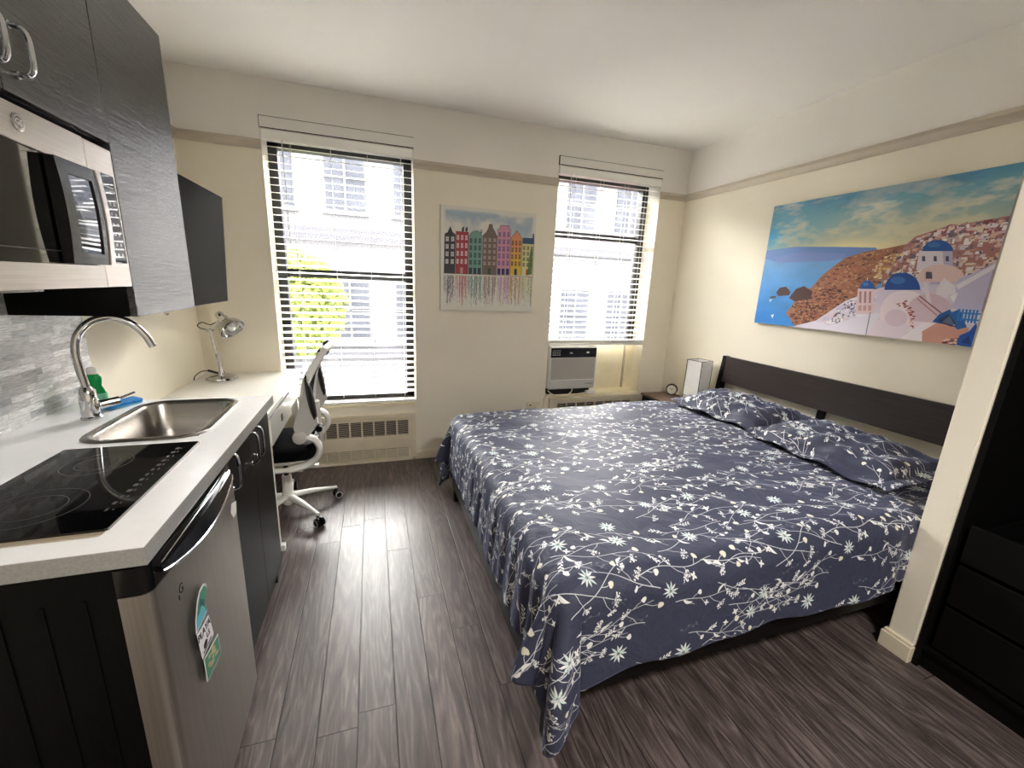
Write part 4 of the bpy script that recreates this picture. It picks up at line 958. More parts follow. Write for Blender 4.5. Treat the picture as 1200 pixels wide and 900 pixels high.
# handle: black D-shaped grip standing off the door with a mirror-finish inset, steel bar along its outer edge
def hz_(z): return MX+0.019+0.007*math.sin(PI*(z-1.425)/0.255)
def panel_strip(mb, ya, yb, za, zb, back, lift=0.0, n=12):
    for i in range(n):
        z0h, z1h = za+(zb-za)*i/n, za+(zb-za)*(i+1)/n; a, b = hz_(z0h)+lift, hz_(z1h)+lift
        A = mb._verts([(a, ya, z0h), (a, yb, z0h), (b, yb, z1h), (b, ya, z1h)]); Bk = mb._verts([(back(a), ya, z0h), (back(a), yb, z0h), (back(b), yb, z1h), (back(b), ya, z1h)])
        mb.face(A); mb.face(Bk[::-1]); mb.face([A[1], Bk[1], Bk[2], A[2]]); mb.face([A[0], A[3], Bk[3], Bk[0]])
        if i == 0: mb.face([A[0], Bk[0], Bk[1], A[1]])
        if i == n-1: mb.face([A[3], A[2], Bk[2], Bk[3]])
mb = MB(); dn_ = lambda x: MX-0.002
panel_strip(mb, 1.424, 1.461, 1.426, 1.684, dn_); panel_strip(mb, 1.562, 1.586, 1.426, 1.684, dn_); panel_strip(mb, 1.461, 1.562, 1.426, 1.455, dn_, n=3); panel_strip(mb, 1.461, 1.562, 1.650, 1.684, dn_, n=3)
hd = obj('handle', mb, 'blackplastic', dr)
mb = MB(); panel_strip(mb, 1.4612, 1.5618, 1.4555, 1.6495, lambda x: x-0.010, -0.004); obj('handle_inset', mb, 'darkmirror', dr, True)
mb = MB(); panel_strip(mb, 1.5862, 1.608, 1.426, 1.684, lambda x: x-0.014, 0.003); obj('handle_bar', mb, 'steel', dr, True)
mb = MB(); mb.lathe([(0.019, MX-0.001), (0.019, MX+0.002), (0.0165, MX+0.003)], (0, 1.357, 1.731), 28, axis=0); obj('badge', mb, 'nickel', dr, True)
mb = yz_text('GE', 0.018, 1.357, 1.731, MX+0.0034, -0.1)
for k in range(28):
    a, b = 2*PI*k/28, 2*PI*(k+1)/28; q, w_ = 0.0155, 0.0140; mb.face(mb._verts([(MX+0.0033, 1.357+math.cos(a)*q, 1.731+math.sin(a)*q), (MX+0.0033, 1.357+math.cos(b)*q, 1.731+math.sin(b)*q), (MX+0.0033, 1.357+math.cos(b)*w_, 1.731+math.sin(b)*w_), (MX+0.0033, 1.357+math.cos(a)*w_, 1.731+math.sin(a)*w_)]))
obj('badge_lettering', mb, 'greyplastic', dr)
mb = MB(); mb.rbox(-0.99, -0.80, 1.02, 1.42, mz0-0.010, mz0-0.001, 0.003); obj('vent_filter', mb, 'nickel', t)

# ================================================================== DESK
t = thing('desk', 'white desk with one drawer standing in the corner past the worktop', 'desk', (-0.82, 2.63, 0))
dx1 = -0.530
mb = MB(); mb.rbox(LX+0.004, -0.507, 1.985, D-0.004, 0.722, 0.750, 0.002); obj('desktop', mb, 'deskwhite', t)
for y in (2.005, 3.185):
    for x in (-1.07, -0.565):
        mb = MB(); mb.rbox(x, x+0.034, y, y+0.034, 0.0, 0.722, 0.003); obj('leg', mb, 'deskwhite', t)
mb = MB(); mb.box(-1.07, -1.052, 2.04, 3.215, 0.58, 0.722); mb.box(-0.535, -0.513, 2.00, 2.228, 0.60, 0.722); mb.box(-0.535, -0.513, 2.776, 3.215, 0.60, 0.722); mb.rbox(-1.07, -0.535, 2.205, 2.222, 0.02, 0.722, 0.002); obj('apron', mb, 'deskwhite', t)
mb = MB(); mb.rbox(-0.517, -0.500, 2.235, 2.770, 0.578, 0.717, 0.002); mb.box(-1.0, -0.517, 2.25, 2.262, 0.60, 0.685); mb.box(-1.0, -0.517, 2.743, 2.755, 0.60, 0.685); mb.box(-1.0, -0.517, 2.262, 2.743, 0.60, 0.606); mb.box(-1.0, -0.99, 2.262, 2.743, 0.606, 0.685)
dr = obj('drawer', mb, 'deskwhite', t)
mb = MB(); mb.rbox(-0.5005, -0.497, 2.475, 2.515, 0.628, 0.668, 0.003); obj('drawer_pull', mb, 'nickel', dr)
mb = MB(); mb.box(-0.4972, -0.4965, 2.487, 2.505, 0.638, 0.650); obj('pull_opening', mb, 'dark', dr)
mb = MB(); mb.box(-0.5165, -0.4992, 2.2330, 2.7720, 0.7172, 0.7190); mb.box(-0.4998, -0.4990, 2.235, 2.770, 0.577, 0.5795); obj('drawer_edge', mb, 'frame', dr)
mb = MB(); mb.rbox(-0.515, -0.480, 2.195, 2.228, 0.0, 0.035, 0.003); mb.rbox(-0.535, -0.500, 2.200, 2.224, 0.030, 0.60, 0.003); obj('leg', mb, 'deskwhite', t)

# desk lamp
t = thing('desk_lamp', 'chrome articulated desk lamp standing at the back of the white desk', 'lamp', (-0.935, 3.06, 0.75))
bx, by, bz = -0.935, 3.06, 0.75
mb = MB(); mb.lathe([(0.085, bz), (0.088, bz+0.004), (0.086, bz+0.016), (0.070, bz+0.022), (0.018, bz+0.025), (0.014, bz+0.045)], (bx, by, 0), 36); obj('base', mb, 'chrome', t, True)
P0, P1, P2 = Vector((-0.935, 3.06, bz+0.045)), Vector((-0.965, 3.05, bz+0.315)), Vector((-0.885, 3.03, bz+0.395))
mb = MB(); o_ = Vector((0.010, -0.012, 0))
mb.tube([P0-o_, P1-o_*0.9], 0.0038, 8); mb.tube([P0+o_*1.6, P1+o_*0.9], 0.0038, 8); mb.tube([P0+Vector((-0.014, 0, 0.0)), P0+Vector((0.020, 0, 0.0))], 0.008, 10); mb.tube([P0, P0+Vector((0, 0, 0.05))], 0.010, 10); obj('lower_arm', mb, 'chrome', t, True)
mb = MB(); k_ = 60; a_, b_ = P0+o_*0.3+Vector((0, 0, 0.05)), P0.lerp(P1, 0.45); pts = []
for i in range(k_+1): q = i/k_; c = a_.lerp(b_, q); pts.append(c+Vector((0.0055*math.cos(q*70), 0.0055*math.sin(q*70), 0)))
mb.tube(pts, 0.0014, 5); obj('spring', mb, 'nickel', t, True)
mb = MB(); mb.tube([P1-o_*0.6+Vector((-0.012, 0, -0.01)), P2-o_*0.6], 0.0042, 8); mb.tube([P1+o_*0.6, P2+o_*0.6], 0.0042, 8); mb.tube([P1+Vector((-0.022, 0.002, 0)), P1+Vector((0.024, -0.002, 0))], 0.006, 8); mb.sphere(P2, 0.014, 12); obj('upper_arm', mb, 'chrome', t, True)
mb = MB(); mb.tube(smooth_curve([P1, P1+Vector((-0.045, 0, 0.012)), P1+Vector((-0.062, 0, 0.030)), P1+Vector((-0.035, 0, 0.048)), P1+Vector((0.005, 0, 0.035)), P1+Vector((0.04, 0, 0.05))]), 0.0028, 6); obj('arm_cable', mb, 'blackmatte', t, True); mb = MB()
mb.tube(smooth_curve([(bx-0.01, by+0.03, bz+0.022), (bx-0.035, by+0.05, bz+0.03), (bx-0.075, by+0.045, bz+0.048), (bx-0.115, by+0.02, bz+0.048), (bx-0.140, by-0.01, bz+0.025), (bx-0.142, by-0.03, bz+0.004)]), 0.003, 6)
mb.tube([(bx-0.03, by+0.045, bz+0.030), (bx-0.085, by+0.042, bz+0.050)], [0.007, 0.008], 8); obj('cable', mb, 'blackmatte', t, True)
dv = Vector((0.62, -0.42, -0.66)).normalized()
qt = dv.to_track_quat('Z', 'Y').to_matrix().to_4x4(); Mh = Matrix.Translation(P2+Vector((0.0, -0.005, 0.0))) @ qt
mb = MB(); mb.lathe([(0.010, -0.040), (0.021, -0.036), (0.024, -0.025), (0.023, -0.004), (0.029, 0.004), (0.031, 0.030), (0.042, 0.042), (0.060, 0.058), (0.071, 0.080), (0.074, 0.100), (0.0725, 0.100), (0.069, 0.080), (0.058, 0.060), (0.040, 0.045), (0.020, 0.038)], (0, 0, 0), 32, Mh); obj('lamp_shade', mb, 'chrome', t, True)
mb = MB(); mb.lathe([(0.012, 0.035), (0.014, 0.055), (0.024, 0.075), (0.026, 0.088), (0.018, 0.102), (0.004, 0.107)], (0, 0, 0), 18, Mh); obj('bulb', mb, 'whiteplastic', t, True)

# ================================================================== DESK CHAIR
cx, cy = -0.528, 2.618
t = thing('desk_chair', 'white framed swivel chair with black mesh and raised armrests at the desk', 'chair', (cx, cy, 0))
angs = [math.radians(a) for a in (-49, 23, 95, 167, 239)]
mb = MB(); mb.lathe([(0.030, 0.055), (0.038, 0.065), (0.040, 0.10), (0.034, 0.125), (0.029, 0.13), (0.027, 0.24), (0.024, 0.245)], (cx, cy, 0), 24); hub = obj('base_hub', mb, 'whiteplastic', t, True)
for a in angs:
    c_, s_ = math.cos(a), math.sin(a)
    mb = MB(); mb.tube([(cx+c_*0.025, cy+s_*0.025, 0.105), (cx+c_*0.14, cy+s_*0.14, 0.098), (cx+c_*0.27, cy+s_*0.27, 0.078), (cx+c_*0.288, cy+s_*0.288, 0.076)], [0.024, 0.019, 0.0125, 0.011], 12, flat=(0.75, 1.0)); lg = obj('leg', mb, 'whiteplastic', t, True)
    px_, py_ = cx+c_*0.280, cy+s_*0.280; w = Vector((-s_, c_, 0)); Mw = Matrix.Translation((px_+c_*0.012, py_+s_*0.012, 0.027)) @ w.to_track_quat('Z', 'Y').to_matrix().to_4x4()
    mb = MB()
    for sg in (-1, 1):
        mb.lathe([(0.012, sg*0.006), (0.026, sg*0.007), (0.027, sg*0.012), (0.026, sg*0.022), (0.022, sg*0.025), (0.018, sg*0.026), (0.006, sg*0.024)], (0, 0, 0), 22, Mw)
    mb.tube([(px_, py_, 0.075), (px_, py_, 0.048)], 0.007, 8); mb.tube([(px_, py_, 0.05), (px_+c_*0.012, py_+s_*0.012, 0.028)], 0.008, 8)
    cs = obj('caster', mb, 'blackplastic', lg, True)
    for sg in (-1, 1): mb = MB(); mb.lathe([(0.0215, sg*0.0252), (0.0225, sg*0.0262), (0.0190, sg*0.0275), (0.0175, sg*0.0262)], (0, 0, 0), 22, Mw, cap=False); obj('caster_ring', mb, 'greyplastic', lg, True)
mb = MB(); mb.lathe([(0.014, 0.235), (0.014, 0.36)], (cx, cy, 0), 16); obj('gas_lift', mb, 'blackmatte', t, True)
mb = MB(); mb.rbox(cx-0.10, cx+0.11, cy-0.08, cy+0.08, 0.345, 0.385, 0.008)
mb.prism([(cx+0.03, 0.352), (cx+0.05, 0.366), (cx+0.185, 0.306), (cx+0.150, 0.296)], 1, cy-0.055, cy-0.01); obj('seat_mechanism', mb, 'greyplastic', t)
def seat_fn(u, v):
    a, b = u*2-1, v*2-1; X, Y = a*0.235, b*0.245
    rr = min(1, (abs(a)**4+abs(b)**4)**0.25); e = max(0.0, 1-rr**5)
    k = 1-0.10*abs(a)**3*abs(b)**3
    return X*k, Y*k, e
def seat_top(u, v): X, Y, e = seat_fn(u, v); return Vector((cx-0.02+X, cy+Y, 0.425+0.062*e**0.45-0.018*sm((-X-0.12)/0.12))), (X, Y)
def seat_bot(u, v): X, Y, e = seat_fn(u, v); return Vector((cx-0.02+X, cy+Y, 0.425-0.036*e**0.3-0.018*sm((-X-0.12)/0.12))), (X, Y)
sb = grid_obj('seat', 28, 28, seat_top, 'fabric', t); grid_obj('seat_shell', 20, 20, seat_bot, 'whiteplastic', t)
# backrest: curved white frame with mesh
def bx_(z):       # profile of the back in the x direction
    P = [(0.50, -0.375), (0.58, -0.395), (0.66, -0.385), (0.76, -0.375), (0.86, -0.355), (0.94, -0.315), (1.03, -0.258)]
    for (z0b, x0b), (z1b, x1b) in zip(P, P[1:]):
        if z <= z1b: q = (z-z0b)/(z1b-z0b); return x0b+(x1b-x0b)*max(0, q)
    return P[-1][1]
def bw(z): return 0.155+0.055*math.sin(PI*min(1, max(0, (z-0.48)/0.62)))**0.8-0.03*sm((z-0.86)/0.18)
def back_pt(b, z, off=0.0): return Vector((bx_(z)+off-0.045*(1-b*b)*-1*0.6, cy+b*bw(z), z))
mb = MB(); n = 30; loop = []
for k in range(n+1): z = 0.50+0.53*k/n; loop.append(back_pt(-1, z))
for k in range(1, 9): b = -1+2*k/9; loop.append(back_pt(b, 1.03+0.012*(1-b*b)))
for k in range(n+1): z = 1.03-0.53*k/n; loop.append(back_pt(1, z))
for k in range(1, 9): b = 1-2*k/9; loop.append(back_pt(b, 0.50-0.012*(1-b*b)))
loop.append(loop[0].copy()); mb.tube(loop, 0.0135, 10, cap=False, flat=(1.5, 0.9)); obj('backrest_frame', mb, 'whiteplastic', t, True)
def mesh_fn(u, v): z = 0.505+0.52*v; b = (u*2-1)*0.97; return back_pt(b, z, -0.004), (b*0.2, z)
grid_obj('backrest_mesh', 16, 34, mesh_fn, 'fabric', t, thick=0.006)
mb = MB(); mb.tube(smooth_curve([back_pt(-0.97, 1.000, -0.010), back_pt(-0.5, 1.020, -0.014), back_pt(0.5, 1.020, -0.014), back_pt(0.97, 1.000, -0.010)]), 0.024, 10, flat=(1.3, 0.6)); obj('head_pad', mb, 'fabric', t, True)
mb = MB(); mb.tube(smooth_curve([(cx+0.02, cy, 0.375), (cx+0.16, cy, 0.385), (-0.33, cy, 0.43), (-0.325, cy, 0.52), (-0.335, cy, 0.62), (-0.335, cy, 0.70)]), [0.022]*41, 12, flat=(0.8, 1.4)); obj('back_spine', mb, 'greyplastic', t, True)
mb = MB(); mb.lathe([(0.020, -0.03), (0.020, 0.03)], (-0.325, cy-0.04, 0.545), 14, axis=1); obj('tilt_knob', mb, 'blackplastic', t, True)
for sg in (-1, 1):
    ya = cy+sg*0.252
    mb = MB(); cpts = [(-0.600, ya-sg*0.06, 0.385), (-0.545, ya-sg*0.01, 0.380), (-0.46, ya, 0.385), (-0.37, ya, 0.405), (-0.320, ya, 0.445), (-0.302, ya, 0.500), (-0.325, ya, 0.550), (-0.372, ya, 0.572), (-0.394, ya, 0.572)]
    mb.tube(smooth_curve(cpts, 6), [0.019]*12+[0.027]*(len(cpts)*6-6-12+1), 12, flat=(0.62, 1.2)); ar = obj('armrest_support', mb, 'whiteplastic', t, True)
    mb = MB(); mb.lathe([(0.026, -0.034), (0.034, -0.030), (0.036, -0.020), (0.036, 0.020), (0.034, 0.030), (0.026, 0.034)], (-0.394, ya-0.0, 0.572), 26, axis=1); obj('armrest_pivot', mb, 'greyplastic', ar, True)
    mb = MB(); pl = [(-0.412, 0.585), (-0.424, 0.635), (-0.408, 0.680), (-0.378, 0.740), (-0.350, 0.86), (-0.338, 0.908), (-0.326, 0.900), (-0.334, 0.84), (-0.312, 0.70), (-0.298, 0.655), (-0.310, 0.630), (-0.362, 0.560)]
    mb.prism(pl, 1, ya-0.022, ya+0.022); bmesh.ops.bevel(mb.bm, geom=list(mb.bm.edges), offset=0.006, segments=2, affect='EDGES'); obj('armrest', mb, 'greyplastic', ar, True)
    mb = MB(); n = 16; pr = []
    for k in range(n+1): q = k/n; pr.append((max(0.0015, 0.024*math.sin(PI*q)**0.5), q*0.275))
    ax_ = Vector((0.045, 0, 0.27)).normalized(); Mp = Matrix.Translation((-0.326-0.0, ya, 0.640)) @ Matrix.Rotation(-0.14, 4, 'Y') @ Matrix.Diagonal((0.72, 1.7, 1, 1))
    mb.lathe(pr, (0.022, 0, 0), 18, Mp); obj('armrest_pad', mb, 'blackmatte', ar, True)

# ================================================================== ADDED FITTING for the unseen fill light behind the camera
t = thing('fill_light_fitting', 'round ceiling fitting added around the unseen fill light behind the viewpoint', 'lamp', (0.9, -0.55, CZ-0.12))
mb = MB(); mb.lathe([(0.20, CZ-0.001), (0.20, CZ-0.03), (0.185, CZ-0.035)], (0.9, -0.55, 0), 32); obj('fitting', mb, 'whiteplastic', t, True)

# ================================================================== PICTURES
def homog(src, dst):
    A = []
    for (x, y), (u, v) in zip(src, dst): A.append([x, y, 1, 0, 0, 0, -u*x, -u*y]); A.append([0, 0, 0, x, y, 1, -v*x, -v*y])
    h = np.linalg.solve(np.array(A, float), np.array([c for p in dst for c in p], float)); Hm = np.append(h, 1).reshape(3, 3)
    def f(x, y): q = Hm @ np.array([x, y, 1.0]); return (float(q[0]/q[2]), float(q[1]/q[2]))
    return f
def picture_mat(im, name, rough=0.5):
    n = NT(name); tx = n.n('ShaderNodeTexImage'); tx.image = im; tx.extension = 'EXTEND'; tc = n.n('ShaderNodeTexCoord'); n.l(tc.outputs['UV'], tx.inputs[0]); n.l(tx.outputs[0], n.b.inputs['Base Color']); n.b.inputs['Roughness'].default_value = rough
    v = n.coords('Object'); n.bump(n.noise(v, 900, 2), 0.15, 0.0006); return n.m
def uvplane(name, c, mat, parent):
    """four corners TL, TR, BR, BL"""
    bm = bmesh.new(); uvl = bm.loops.layers.uv.new('UVMap'); org = ORG[parent.name]; vs = [bm.verts.new(Vector(p)-org) for p in c]; f = bm.faces.new(vs)
    for l, w in zip(f.loops, ((0, 1), (1, 1), (1, 0), (0, 0))): l[uvl].uv = w
    me = bpy.data.meshes.new(name); bm.to_mesh(me); bm.free(); me.materials.append(mat); o = bpy.data.objects.new(name, me); coll.objects.link(o); o.parent = parent; ORG[o.name] = org; return o

def sea_village():
    w, h = 1416, 936; cv = Canvas(w, h, (150, 180, 200)); F = homog([(178, 220), (1223, 35), (993, 800), (93.5, 697.5)], [(0, 0), (w, 0), (w, h), (0, h)])
    def P(*a): return [F(x, y) for x, y in a]
    v = np.linspace(0, 1, h)[:, None]; u = np.linspace(0, 1, w)[None, :]
    n1 = vnoise(h, w, 9, 3, 5, 0.7); n2 = vnoise(h, w, 16, 5, 4, 0.6); n3 = vnoise(h, w, 4, 8, 3, 0.7)
    c = lambda *x: np.array(x, np.float32)/255
    hz = np.clip(v/0.46, 0, 1)[..., None]
    sky = c(84, 150, 186)*(1-hz)+c(250, 228, 176)*hz
    lb = (np.clip(1-u/0.42, 0, 1)*np.clip(1-np.abs(v-0.26)/0.20, 0, 1))[..., None]; sky = sky*(1-lb*0.85)+c(55, 165, 230)*lb*0.85
    n4 = vnoise(h, w, 34, 15, 4, 0.55); cl = np.clip((n1*0.40+n2*0.32+n4*0.28-0.455)*8, 0, 1)*np.clip(1.25-v/0.5, 0, 1); cl = cl[..., None]; cc = (c(226, 224, 214)*(1-hz)+c(250, 226, 176)*hz); sky = sky*(1-cl*0.85)+cc*cl*0.85
    dk = (np.clip((n3*0.6+n4*0.4-0.50)*6, 0, 1)*np.clip(1-v/0.42, 0, 1))[..., None]; sky = sky*(1-dk*0.42)+c(62, 104, 138)*dk*0.42
    sun = np.exp(-(((u-0.45)/0.16)**2+((v-0.39)/0.055)**2))[..., None]; sky = sky*(1-sun*0.8)+c(255, 242, 190)*sun*0.8
    cv.a[:] = sky
    hm = np.asarray
    # sea
    cv.poly(P((140, 425), (600, 392), (700, 500), (400, 760), (60, 730)), (70, 160, 232))
    hx_, hy_ = F(150, 430); bot = (np.clip((v-0.47)/0.5, 0, 1)*np.clip(1-u*1.2, 0, 1))[..., None]; msk = (np.abs(cv.a-c(70, 160, 232)).sum(-1, keepdims=True) < 0.02)
    sea = c(120, 175, 230)*(1-bot)+c(24, 130, 222)*bot; sea = sea*(0.93+0.14*n2[..., None]); cv.a[:] = np.where(msk, sea, cv.a)
    cv.poly(P((140, 402), (190, 396), (260, 386), (420, 386), (600, 390), (600, 408), (500, 428), (400, 445), (200, 452), (140, 436)), (112, 146, 208)); cv.poly(P((180, 430), (300, 405), (470, 415), (480, 430), (380, 446), (190, 452)), (126, 150, 214))
    def speck(poly, n, cols, s0, s1, seed, ratio=0.6, op=1.0):
        R = random.Random(seed); q = P(*poly); xs, ys = [a for a, b in q], [b for a, b in q]; k = 0; tries = 0
        while k < n and tries < n*30:
            tries += 1; x, y = R.uniform(min(xs), max(xs)), R.uniform(min(ys), max(ys)); ins = False
            for i in range(len(q)):
                (xa, ya), (xb, yb) = q[i], q[(i+1) % len(q)]
                if (ya > y) != (yb > y) and x < (xb-xa)*(y-ya)/(yb-ya)+xa: ins = not ins
            if not ins: continue
            k += 1; a, b = R.uniform(s0, s1), R.uniform(s0, s1)*ratio; cv.poly([(x, y), (x+a, y-a*0.1), (x+a*R.uniform(0.7, 1.1), y+b), (x-a*0.05, y+b)], R.choice(cols), op)
    cliff = [(470, 432), (560, 405), (640, 393), (740, 372), (760, 440), (640, 500), (560, 600), (470, 660), (350, 700), (262, 712), (225, 660), (262, 612), (240, 600), (270, 575), (330, 555), (380, 500)]
    cv.poly(P(*cliff), (168, 112, 88)); speck(cliff, 900, [(196, 150, 112), (140, 84, 66), (112, 66, 58), (208, 168, 120), (92, 60, 54), (182, 112, 80)], 5, 26, 2, 0.45, 0.75)
    low = [(225, 660), (262, 612), (350, 560), (430, 560), (500, 590), (450, 650), (350, 700), (262, 712)]; speck(low, 260, [(78, 46, 44), (112, 62, 54), (160, 92, 70), (60, 40, 42)], 8, 26, 3, 0.5, 0.8)
    for pl in (((185, 575), (200, 555), (225, 550), (245, 572), (238, 586), (195, 590)), ((238, 596), (268, 560), (300, 548), (338, 572), (325, 600), (262, 612)), ((160, 592), (185, 588), (182, 596), (160, 600))): cv.poly(P(*pl), (84, 56, 58))
    cv.poly(P((155, 605), (170, 600), (160, 615)), (200, 220, 240)); cv.poly(P((162, 668), (176, 664), (170, 682)), (230, 240, 250))
    vil = [(640, 470), (700, 400), (760, 345), (880, 305), (1040, 278), (1170, 255), (1240, 245), (1150, 460), (900, 560), (620, 560)]
    cv.poly(P(*vil), (176, 122, 118)); top = [(760, 375), (800, 335), (900, 295), (1050, 275), (1170, 254), (1240, 245), (1200, 330), (1000, 330), (850, 350)]
    speck(top, 300, [(150, 74, 88), (186, 104, 110), (120, 62, 76), (214, 160, 160), (238, 214, 214)], 7, 26, 5, 0.6)
    speck(vil, 420, [(240, 232, 236), (222, 206, 214), (196, 150, 140), (232, 214, 198), (250, 246, 246), (206, 178, 182), (120, 100, 116), (226, 190, 170)], 9, 36, 6, 0.7)
    speck([(620, 430), (700, 400), (700, 450), (600, 520), (570, 480)], 60, [(222, 190, 130), (236, 214, 170), (190, 150, 110), (214, 200, 200)], 8, 24, 16, 0.7)
    speck(vil, 130, [(92, 84, 108), (110, 96, 110), (70, 72, 96)], 4, 10, 7, 0.9)
    fore = [(250, 715), (350, 690), (470, 610), (600, 560), (760, 520), (900, 520), (1000, 500), (1120, 440), (1180, 500), (1010, 830), (400, 780)]
    cv.poly(P(*fore), (226, 216, 232)); speck(fore, 180, [(240, 234, 244), (206, 196, 222), (232, 206, 212), (190, 180, 210), (250, 246, 250)], 18, 60, 9, 0.5, 0.7)
    speck([(470, 450), (560, 500), (520, 600), (420, 660), (350, 690), (430, 600)], 0, [(0, 0, 0)], 4, 8, 1)
    speck([(410, 690), (430, 640), (520, 590), (520, 660), (430, 700)], 80, [(120, 116, 140), (236, 232, 240), (180, 176, 196), (90, 84, 104)], 6, 16, 10, 0.8)
    def dome(x, y, rx, ry, col, hi):
        k = 24; cv.poly(P(*[(x-rx*math.cos(PI*i/k), y-ry*math.sin(PI*i/k)) for i in range(k+1)]), col)
        cv.poly(P(*[(x-rx*0.25-rx*0.42*math.cos(2*PI*i/k), y-ry*0.55-ry*0.22*math.sin(2*PI*i/k)) for i in range(k)]), hi, 0.55)
    # upper church
    cv.poly(P((778, 402), (915, 398), (920, 480), (765, 482)), (232, 222, 234)); cv.poly(P((875, 402), (915, 398), (920, 480), (880, 480)), (196, 186, 214))
    for x in (790, 838, 888): cv.poly(P((x, 425), (x+12, 425), (x+13, 446), (x, 446)), (78, 76, 104))
    dome(855, 404, 64, 46, (34, 92, 176), (84, 140, 212))
    k = 16; cv.poly(P(*([(762, 532)]+[(868-100*math.cos(PI*i/k), 520-62*math.sin(PI*i/k)) for i in range(k+1)]+[(966, 530)])), (236, 208, 208)); cv.poly(P((806, 490), (830, 490), (832, 518), (806, 518)), (82, 76, 92))
    cv.poly(P((940, 520), (1095, 455), (1060, 560), (1035, 655), (905, 640)), (206, 200, 232)); cv.poly(P((930, 545), (1100, 452), (1104, 470), (940, 562)), (240, 236, 248)); cv.poly(P((1085, 480), (1105, 470), (1050, 650), (1035, 650)), (160, 150, 182))
    cv.poly(P((850, 560), (880, 515), (925, 545), (930, 580), (850, 590)), (240, 232, 242)); cv.poly(P((905, 590), (940, 575), (920, 620)), (244, 240, 250))
    # middle dome and its barrel roofs
    cv.poly(P((600, 560), (790, 560), (800, 625), (600, 625)), (224, 210, 228)); dome(708, 564, 74, 72, (30, 84, 170), (86, 142, 214)); cv.line(P((708, 494), (708, 480)), 2, (240, 240, 240))
    k = 18; cv.poly(P(*([(615, 700)]+[(720-105*math.cos(PI*i/k), 660-95*math.sin(PI*i/k)) for i in range(k+1)]+[(850, 690), (880, 730), (640, 740)])), (242, 226, 236))
    cv.poly(P(*([(740, 690)]+[(820-92*math.cos(PI*i/k), 650-70*math.sin(PI*i/k)) for i in range(k+1)]+[(912, 640), (840, 700)])), (222, 196, 210)); cv.poly(P((795, 530), (812, 535), (830, 630), (810, 620)), (238, 226, 236)); cv.line(P((780, 590), (870, 660)), 3, (140, 84, 80)); cv.line(P((770, 600), (850, 668)), 2.4, (180, 120, 110))
    # bell tower with small dome
    cv.poly(P((514, 660), (524, 558), (592, 560), (590, 660)), (232, 206, 212))
    for x in (530, 550, 570): cv.poly(P((x, 570), (x+9, 570), (x+8, 618), (x-1, 618)), (176, 132, 136)); cv.poly(P((x-4, 628), (x+9, 628), (x+8, 650), (x-4, 650)), (204, 160, 160))
    dome(563, 560, 30, 36, (36, 96, 184), (100, 152, 220)); cv.line(P((563, 526), (563, 512)), 1.6, (240, 240, 240))
    # foreground walls
    cv.poly(P((250, 716), (350, 692), (400, 712), (600, 655), (620, 665), (560, 752), (400, 735)), (234, 228, 242)); cv.line(P((575, 658), (556, 752)), 2.5, (110, 104, 134)); cv.poly(P((560, 757), (600, 690), (660, 690), (740, 712), (700, 772)), (238, 222, 236))
    cv.poly(P(*[(682+48*math.cos(2*PI*i/k), 680+36*math.sin(2*PI*i/k)) for i in range(k)]), (228, 206, 222)); cv.poly(P((690, 770), (790, 700), (840, 700), (800, 780)), (246, 236, 244))
    speck([(680, 620), (720, 605), (755, 660), (750, 720), (735, 700), (730, 650), (700, 630)], 50, [(170, 84, 84), (206, 130, 120), (132, 62, 66), (236, 200, 190)], 6, 15, 12)
    cv.poly(P((790, 735), (850, 700), (985, 722), (975, 770), (940, 800), (790, 780)), (214, 156, 140)); speck([(870, 760), (940, 762), (935, 792), (865, 786)], 26, [(130, 66, 60), (240, 220, 214), (90, 60, 70)], 8, 18, 13)
    cv.poly(P((832, 696), (860, 665), (905, 644), (915, 662), (880, 690), (870, 704)), (30, 98, 176)); cv.poly(P((900, 664), (945, 642), (975, 718), (935, 728)), (36, 104, 188)); cv.line(P((870, 700), (930, 716)), 3, (30, 50, 96)); cv.poly(P((850, 690), (900, 662), (930, 700), (910, 716)), (44, 60, 92), 0.7)
    for x in range(0, 6): cv.line(P((945+x*15, 645+x*1), (938+x*14, 690+x*2)), 4.5, (44, 130, 214))
    cv.line(P((942, 658), (1030, 664)), 4, (44, 130, 214)); cv.line(P((948, 684), (1022, 690)), 4, (44, 130, 214))
    cv.poly(P((932, 790), (945, 752), (985, 735), (1015, 700), (1020, 740), (996, 806)), (26, 84, 178)); cv.poly(P((950, 780), (985, 750), (990, 790)), (20, 56, 130))
    return cv.image('cliffside_village')
